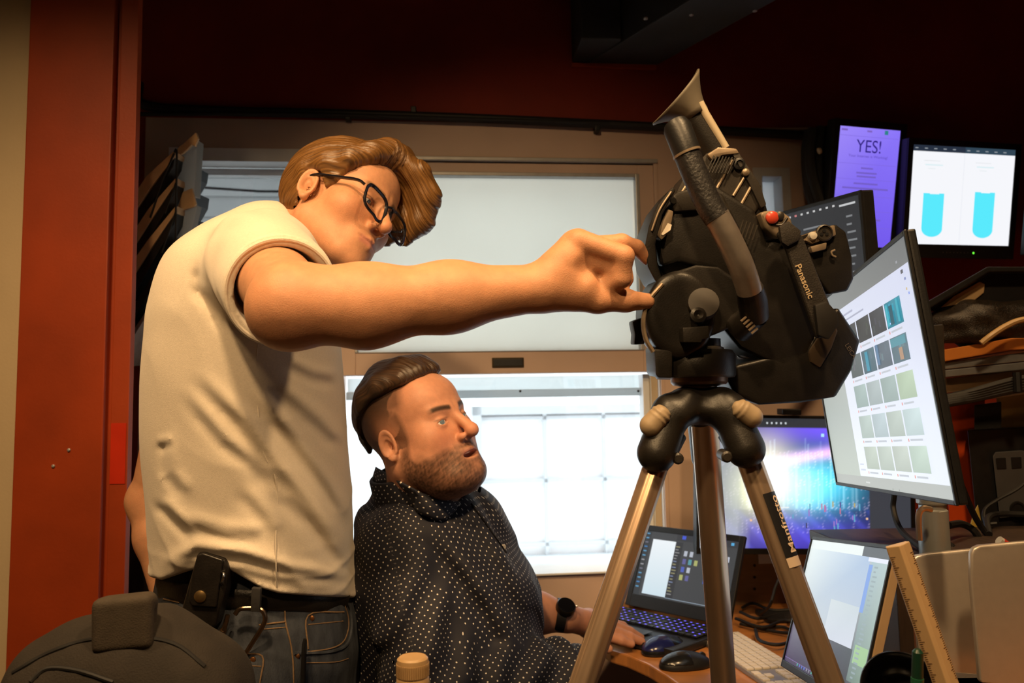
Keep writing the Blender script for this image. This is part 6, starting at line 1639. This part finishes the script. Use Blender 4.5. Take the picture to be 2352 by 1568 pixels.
def skin2(p):
    d = local(p, headneck2, h2p((0, -.02, -.04)), .26)
    d = smin(d, profile_sdf(p, PB2, 1.60), .03)
    d = smin(d, local(p, farm2, (L_EL+L_WR)/2, .20), .02)
    d = smin(d, local(p, hand2, CC(1400, 1450, HD), .17), .012)
    return d
def skincol2(p):
    q = to2(p); c, mix = skin_colour(q, SKIN2, (.50, .20, .17)); x, y, z = np.abs(q[:, 0]), q[:, 1], q[:, 2]
    inh = ln(q) < .19
    c[~inh] = np.array(SKIN2, np.float32)*(1+.05*vnoise(p[~inh]*90, 2))[:, None]
    # clipped sides and back of the head
    side = np.clip((-.012-y+.30*np.clip(z, -.02, .12)+.006*vnoise(q*70, 6))/.014+1.4, 0, 1)*np.clip((z+.055+.25*np.clip(-y, 0, .1))/.03, 0, 1)
    stub = np.clip((.030-y)/.03, 0, 1)*np.clip((z-.012)/.03, 0, 1)
    fade = np.clip(np.maximum(side*np.clip((z+.05)/.05, 0, 1), stub), 0, 1)*(x > .03)*inh
    fade = np.maximum(fade, np.clip((-.055-y)/.02, 0, 1)*np.clip((z+.075)/.03, 0, 1)*inh)
    near_ear = np.exp(-(((y+.012)/.024)**2+((z+.004)/.036)**2))*(x > .07)
    fade = fade*(1-.95*np.clip(near_ear*1.8, 0, 1))
    tone = .86+.14*np.clip((z-.02)/.05, 0, 1)
    burn = np.clip((y+.004)/.006, 0, 1)*np.clip((.034-y)/.012, 0, 1)*np.clip((z+.05)/.02, 0, 1)*np.clip((.07-z)/.03, 0, 1)*(x > .05)*inh*(1-.9*np.clip(near_ear*1.8, 0, 1))
    temple = np.clip((.050-y)/.02, 0, 1)*np.clip((z-.035)/.025, 0, 1)*(x > .03)*inh
    fade = np.maximum(np.maximum(fade, burn*.85), temple*.75)
    c = mix(c, (.022, .013, .008), fade*.94*tone)
    # beard: jaw, chin, moustache
    ch = np.interp(y, [-.02, .0, .02, .05, .07, .10], [.01, .0, -.022, -.042, -.046, -.046])
    b = np.clip((ch+.006*vnoise(q*45, 9)-z)/.016, 0, 1)*np.clip((y+.008)/.012, 0, 1)
    mou = np.exp(-(((z+.0535)/.0075)**2))*(x < .030)*(y > .07)
    b = np.maximum(b*(1-np.exp(-((x/.021)**4+((z+.071)/.010)**4))), mou*.8)
    b = b*(1-.55*np.exp(-((x/.012)**2+((z+.092)/.012)**2)))*(1-np.clip((-.125-z)/.02, 0, 1)*.4)*inh*(1-.95*np.clip(near_ear*1.8, 0, 1))
    n = .82+.18*vnoise(q*260, 12)
    c = mix(c, (.036, .018, .009), np.clip(b*.90*n, 0, 1))
    c = mix(c, (.040, .020, .010), brow_mask(q, .0)*.98*inh)
    return c
body2 = sdf_mesh('body', skin2, np.array([-.36, -.80, 1.28]), np.array([.36, .02, 2.02]), .0022, skin_mat('skin_ruddy'), m2, colfn=skincol2, smooth_it=1)
eyes(m2, H2, T2, (-.25, 1, .12), mat('eye_iris_blue', (.16, .22, .28), .1, var=.3, vscale=900, coat=.8))
tw = [C2W(h2p((xx, .0905-18*xx*xx, -.0655+6*xx*xx))) for xx in np.linspace(-.017, .017, 9)]
MB().tube(tw, .0034, 8, flat=1.0).build('upper_teeth', mat('tooth_enamel', (.80, .76, .70), .25, var=.05), m2, smooth=True)
# hair: longer swept top over clipped sides
def hair2(p):
    q = to2(p); x, y, z = q[:, 0], q[:, 1], q[:, 2]
    s = np.sin(x*700+4*vnoise(q*np.float32([30, 8, 10]), 5))
    cap = ell(q, (0, -.022, .046), (.080, .104, .096))
    zl = np.interp(y, [-.13, -.11, -.08, -.03, .03, .08], [.015, .030, .072, .096, .104, .110])
    cap = smax(cap, zl-z+.002*vnoise(q*60, 3), .005)
    top = chain(q, [(-.022, .064, .108), (-.02, .03, .122), (-.015, -.03, .127), (-.01, -.085, .098), (0, -.112, .055)], [.011, .016, .019, .018, .013], .03)
    top2 = chain(q, [(.022, .066, .106), (.03, .03, .120), (.025, -.03, .126), (.01, -.08, .10)], [.011, .016, .018, .016], .03)
    sd = chain(q, [(-.050, .045, .104), (-.058, .0, .110), (-.052, -.05, .098), (-.035, -.095, .062)], [.010, .012, .013, .012], .03)
    tuft = chain(q, [(-.01, -.115, .06), (-.012, -.126, .03), (-.016, -.128, .002)], [.012, .008, .002], .01)
    d = smin(smin(cap, smin(top, top2, .04), .035), smin(sd, tuft, .01), .03)
    return d+.0005*s+.0006*vnoise(np.stack([x*110, y*8, z*14], 1), 8)
def hairflow2(p):
    q = to2(p); return np.stack([(q[:, 0]+.3*q[:, 2])*2.2, q[:, 1]*.06, q[:, 2]*.2], 1)
hc2 = h2p((0, -.02, .07))
sdf_mesh('hair', hair2, hc2-.19, hc2+.19, .0020, hair_mat('dark_brown_hair', (.016, .008, .004), (.070, .034, .015), .42), m2, uvfn=hairflow2, smooth_it=1)

# shirt
ARM_AX = (R_EL-R_SH)/np.linalg.norm(R_EL-R_SH)
def creases2(p):
    a = p@np.float32([.80, .55, .2])
    f = np.sin(a*70+2.6*vnoise(p*6, 14)); f = np.sign(f)*np.abs(f)**.8
    return .0065*f*np.clip((-.22-p[:, 1])/.12, 0, 1)+.003*vnoise(p*np.float32([15, 15, 12]), 16)
def sleeve2(p):
    d = rc(p, R_SH, R_EL, .082, .074)
    d = smin(d, rc(p, R_EL, R_WR, .072, .060), .03)
    t = (p-np.float32(R_SH))@np.float32(ARM_AX)
    return d+.0075*np.sin(p@np.float32([70, -38, 30])+2.5*vnoise(p*7, 18))*np.clip(t/.12, 0, 1)
def sleeve2l(p): return rc(p, L_SH, L_EL, .085, .066)
def shirt2(p):
    d = profile_sdf(p, PR2, 1.60)+creases2(p)
    d = smin(d, sleeve2(p), .022)
    ls = smin(sleeve2l(p), rc(p, L_EL, seg(L_EL, L_WR, .38), .066, .058), .02)
    d = smin(d, smax(ls, (p-np.float32(seg(L_EL, L_WR, .36)))@np.float32((L_WR-L_EL)/np.linalg.norm(L_WR-L_EL)), .004), .022)
    d = smax(d, -local(p, headneck2, h2p((0, -.02, -.04)), .26)+.004, .004)
    # open placket below the collar
    return d
COLC = CC(978, 1128, 1.565)
NA = h2p((0, -.03, -.06))-CC(985, 1200, 1.58); NA = NA/np.linalg.norm(NA)
NAX = np.array([-.30, .93, -.10]); NAX /= np.linalg.norm(NAX)
def collar2(p):
    q = p-np.float32(CC(968, 1112, 1.555)); h = q@np.float32(NAX); r = ln(q-h[:, None]*np.float32(NAX))
    fr = q[:, 0]-.3*q[:, 2]
    rad = .094-.10*h+.05*np.clip(fr, 0, .1)
    d = np.maximum(np.abs(r-rad)-.0042, np.abs(h-.008)-.034)
    gap = (q[:, 0] > .045) & (np.abs(q[:, 2]+.03) < .018)
    return np.where(gap, np.maximum(d, .004), d).astype(np.float32)
def dots_mat():
    m = bpy.data.materials.new('navy_dotted_cotton'); m.use_nodes = True; nt = m.node_tree; b = nt.nodes['Principled BSDF']
    a = nt.nodes.new('ShaderNodeAttribute'); a.attribute_name = 'flow'
    sp_ = nt.nodes.new('ShaderNodeSeparateXYZ'); nt.links.new(a.outputs['Vector'], sp_.inputs[0])
    def M_(op, x, y=None, z=None):
        n = nt.nodes.new('ShaderNodeMath'); n.operation = op
        for i, v in enumerate((x, y, z)):
            if v is None: continue
            if isinstance(v, (int, float)): n.inputs[i].default_value = v
            else: nt.links.new(v, n.inputs[i])
        return n.outputs[0]
    u, v = sp_.outputs[0], sp_.outputs[1]
    def lattice(uu, vv):
        fu = M_('SUBTRACT', M_('FRACT', uu), .5); fv = M_('SUBTRACT', M_('FRACT', vv), .5)
        return M_('ADD', M_('MULTIPLY', fu, fu), M_('MULTIPLY', fv, fv))
    d1 = lattice(u, v); d2 = lattice(M_('ADD', u, .5), M_('ADD', v, .5))
    dd = M_('MINIMUM', d1, d2)
    mask = M_('MULTIPLY', M_('LESS_THAN', dd, .0078), M_('GREATER_THAN', sp_.outputs[2], .97))
    n = nt.nodes.new('ShaderNodeTexNoise'); n.inputs['Scale'].default_value = 500
    tc = nt.nodes.new('ShaderNodeTexCoord'); nt.links.new(tc.outputs['Object'], n.inputs['Vector'])
    mx = nt.nodes.new('ShaderNodeMix'); mx.data_type = 'RGBA'
    mx.inputs[6].default_value = (.008, .009, .020, 1); mx.inputs[7].default_value = (.70, .66, .60, 1)
    nt.links.new(mask, mx.inputs['Factor']); nt.links.new(mx.outputs[2], b.inputs['Base Color'])
    bp_ = nt.nodes.new('ShaderNodeBump'); bp_.inputs['Strength'].default_value = .2; bp_.inputs['Distance'].default_value = .001
    nt.links.new(n.outputs['Fac'], bp_.inputs['Height']); nt.links.new(bp_.outputs['Normal'], b.inputs['Normal'])
    b.inputs['Roughness'].default_value = .75; b.inputs['Sheen Weight'].default_value = .02
    MATS['navy_dotted_cotton'] = m; return m
DOT = .0148
def shirtflow2(p):
    """cloth coordinates: round the trunk and up it; round the sleeve and along it"""
    yv, cx_, hx, hz = PR2
    c = np.interp(p[:, 1], yv, cx_)
    th = np.arctan2(p[:, 0]-c, 1.60-p[:, 2]); u = th*.215; v = p[:, 1]+.25*p[:, 0]
    onarm = sleeve2(p) < profile_sdf(p, PR2, 1.60)
    ax = ARM_AX; e1 = np.cross(ax, [0, 0, 1.0]); e1 /= np.linalg.norm(e1); e2 = np.cross(ax, e1)
    q = p-np.float32(R_SH); fore = (p-np.float32(R_EL))@np.float32((R_WR-R_EL)/np.linalg.norm(R_WR-R_EL)) > .03
    ua = np.arctan2(q@np.float32(e1), -(q@np.float32(e2)))*.082; va = q@np.float32(ax)
    f2 = (R_WR-R_EL)/np.linalg.norm(R_WR-R_EL); q2 = p-np.float32(R_EL); g1 = np.cross(f2, [0, 0, 1.0]); g1 /= np.linalg.norm(g1); g2 = np.cross(f2, g1)
    ub = np.arctan2(q2@np.float32(g1), -(q2@np.float32(g2)))*.068; vb = q2@np.float32(f2)
    ua = np.where(fore, ub, ua); va = np.where(fore, vb, va)
    u = np.where(onarm, ua, u); v = np.where(onarm, va, v)
    tf = (p-np.float32(R_EL))@np.float32(f2)-.03
    seam = (np.abs(sleeve2(p)-profile_sdf(p, PR2, 1.60)) < .0032) | ((np.abs(tf) < .003) & onarm)
    return np.stack([u/DOT+.15*vnoise(p*14, 40), v/DOT+.15*vnoise(p*14, 41), 1.0-seam], 1)
dm = dots_mat()
sh2 = sdf_mesh('shirt', shirt2, np.array([-.42, -.90, 1.20]), np.array([.24, -.20, 2.02]), .0034, dm, m2, uvfn=shirtflow2, smooth_it=1)
def collarflow(p):
    q = p-np.float32(CC(968, 1112, 1.555)); h = q@np.float32(NAX)
    return np.stack([np.arctan2(q[:, 0], -q[:, 2])*.09/DOT, h/DOT, h*0+1], 1)
cl0 = CC(968, 1112, 1.555)
sdf_mesh('collar', collar2, cl0-.16, cl0+.16, .0022, dm, sh2, uvfn=collarflow)
def on_shirt2(pts, lift=.002):
    q = project_on(shirt2, [(x, y, 1.25) for x, y in pts]); q = q-q/np.linalg.norm(q, axis=1)[:, None]*lift
    return C2W(q)
def leaf():
    """folded collar leaf lying over the shirt on the near side"""
    def dep(fn, x, y, z0):
        v = float(project_on(fn, [(x, y, z0)])[0][2]); return v if v > z0+.04 else 1.585
    top = [(864, 1072), (884, 1084), (922, 1108), (975, 1134), (1030, 1150), (1058, 1152)]
    bot = [(856, 1098), (872, 1118), (906, 1150), (960, 1176), (1012, 1196), (1046, 1172)]
    T_ = [(x, y, (1.585, 1.525)[k] if k < 2 else min(dep(skin2, x, y, 1.25), 1.52)-.010) for k, (x, y) in enumerate(top)]; B_ = [(x, y, min(dep(shirt2, x, y, 1.25), 1.62)-.007) for x, y in bot]
    T_ = smoothpath(T_, 5); B_ = smoothpath(B_, 5); vs = []; fs = []; uv = []; n = len(T_); R_ = 6
    for i in range(n):
        for j in range(R_+1):
            t = j/R_; v = np.array(T_[i])*(1-t)+np.array(B_[i])*t; v[2] -= .008*math.sin(math.pi*t); vs.append(CC(*v)); uv.append((i*.0075/DOT, j*.0075/DOT, 1))
    for i in range(n-1):
        for j in range(R_): a = i*(R_+1)+j; fs.append((a, a+1, a+R_+2, a+R_+1))
    me = bpy.data.meshes.new('collar_leaf'); me.from_pydata([tuple(v) for v in C2W(np.array(vs))], [], fs)
    at = me.attributes.new('flow', 'FLOAT_VECTOR', 'POINT'); at.data.foreach_set('vector', np.array(uv, np.float32).ravel())
    o = link('collar_leaf', me, dm, sh2, smooth=True, angle=180); m_ = o.modifiers.new('thickness', 'SOLIDIFY'); m_.thickness = .003; m_.offset = 0
leaf()
butm = mat('shirt_button', (.50, .46, .40), .35, var=.15, vscale=200)
for x, y in ((1050, 1160), (1156, 1256)):
    c = on_shirt2([(x, y)], .001)[0]; MB().lathe(c, -FWD+RIGHT*.5, [(.0055, -.001), (.0055, .0012), (.004, .002), (.001, .0016)], 16).build('button', butm, sh2, smooth=True)
pl = on_shirt2([(p_[0], p_[1]) for p_ in smoothpath([(1082, 1158, 0), (1110, 1195, 0), (1138, 1235, 0), (1162, 1270, 0)], 4)], .001)
MB().tube(list(pl), .0035, 8, flat=.5).build('placket', mat('navy_cotton', (.008, .008, .014), .8, var=.1, vscale=200), sh2, smooth=True)
# trousers and shoes below the desk line
trous = mat('dark_trousers', (.02, .02, .024), .8, var=.3, vscale=80)
hipw = C2W(CC(1020, 1830, 1.60)); 
def wcc(w): d = np.asarray(w, float)-CAM; return np.array([d@RIGHT, d@UP, d@FWD])
HPX, HPY = hipw[0], hipw[1]
legs = []
for k, (ox, oy, kx, ky) in enumerate(((0.0, -.10, .36, .02), (0.02, .12, .38, .20))):
    hip = wcc((HPX+ox, HPY+oy, SEATZ+.10)); kn = wcc((HPX+ox+kx, HPY+oy+ky*.3, SEATZ+.08)); an = wcc((HPX+ox+kx+.05, HPY+oy+ky*.3, .09))
    legs.append((hip, kn, an))
def trousers2(p):
    d = sph(p, wcc((HPX, HPY, SEATZ+.14)), .15)
    d = smin(d, ell(p, wcc((HPX+.02, HPY, SEATZ+.16)), (.19, .16, .19)), .05)
    for hip, kn, an in legs: d = smin(d, chain(p, [hip, kn, an], [.098, .075, .055], .03), .03)
    return smax(d, -(p-np.float32(wcc((HPX, HPY, SEATZ+.001))))@np.float32(-DOWN)*0-10, .01)
lo_ = wcc((HPX, HPY, .3))
sdf_mesh('trousers', trousers2, lo_+np.array([-.4, -.5, -.5]), lo_+np.array([.75, .55, .55]), .008, trous, m2)
for hip, kn, an in legs:
    f_ = an-(-DOWN)*.09
    def shoe2(p, f_=f_):
        b0 = f_-DOWN*.035
        d = smin(rc(p, b0-np.array([.05, 0, 0]), b0+np.array([.16, 0, 0]), .042, .036), rc(p, b0-DOWN*.05, b0, .046, .044), .03)
        return smax(d, (p-np.float32(f_))@np.float32(DOWN), .006)
    sdf_mesh('shoe', shoe2, f_-.3, f_+.3, .007, leather, m2)
# his wrist watch
wt = thing('wrist_watch', 'black round smart watch on the seated man\'s wrist', 'watch', C2W(L_WR))
wax = (L_WR-L_EL)/np.linalg.norm(L_WR-L_EL); waw = wax[0]*RIGHT+wax[1]*UP+wax[2]*FWD
wc = C2W(CC(1287, 1412, 1.795))
MB().lathe(wc, waw, [(.0345, -.011), (.0368, -.011), (.0368, .011), (.0345, .011)], 28, cap=False).build('strap', blackrub, wt, smooth=True)
top_ = C2W(CC(1300, 1392, 1.772)); nrm = UP*.80-FWD*.52+RIGHT*.20; nrm /= np.linalg.norm(nrm)
wcse = MB().lathe(top_, nrm, [(.019, -.012), (.0225, -.008), (.0225, .002), (.0205, .005)], 28).build('case', mat('dark_gunmetal', (.05, .045, .04), .3, .8, var=.2), wt, smooth=True)
MB().lathe(top_, nrm, [(.0001, .0052), (.0195, .0052), (.0195, .0045)], 28, cap=False).build('dial_glass', mat('dial_black', (.006, .006, .008), .06, var=.1), wcse, smooth=True)
MB().lathe(top_+RIGHT*.022, RIGHT, [(.0025, 0), (.0025, .004)], 10).build('crown', steel, wcse)
# the chair he sits on
ch = thing('office_chair', 'black office chair under the seated man', 'chair', (HPX, HPY, 0))
MB().wbox((HPX-.24, HPY-.24, SEATZ-.09), (HPX+.24, HPY+.24, SEATZ-.02)).build('seat', trous, ch, smooth=True, bevel=.03, seg=4)
MB().lathe((HPX, HPY, 0.08), (0, 0, 1), [(.03, 0), (.03, SEATZ-.17)], 16).build('post', black, ch, smooth=True)
for k in range(5):
    w = 2*math.pi*k/5+.3; e_ = (HPX+.28*math.cos(w), HPY+.28*math.sin(w), .07)
    MB().tube([(HPX, HPY, .10), e_], [.025, .016], 8).build('base_arm', black, ch, smooth=True)
    MB().lathe((e_[0], e_[1]-.012, .03), (0, 1, 0), [(.03, 0), (.03, .024)], 14).build('caster', blackrub, ch, smooth=True)
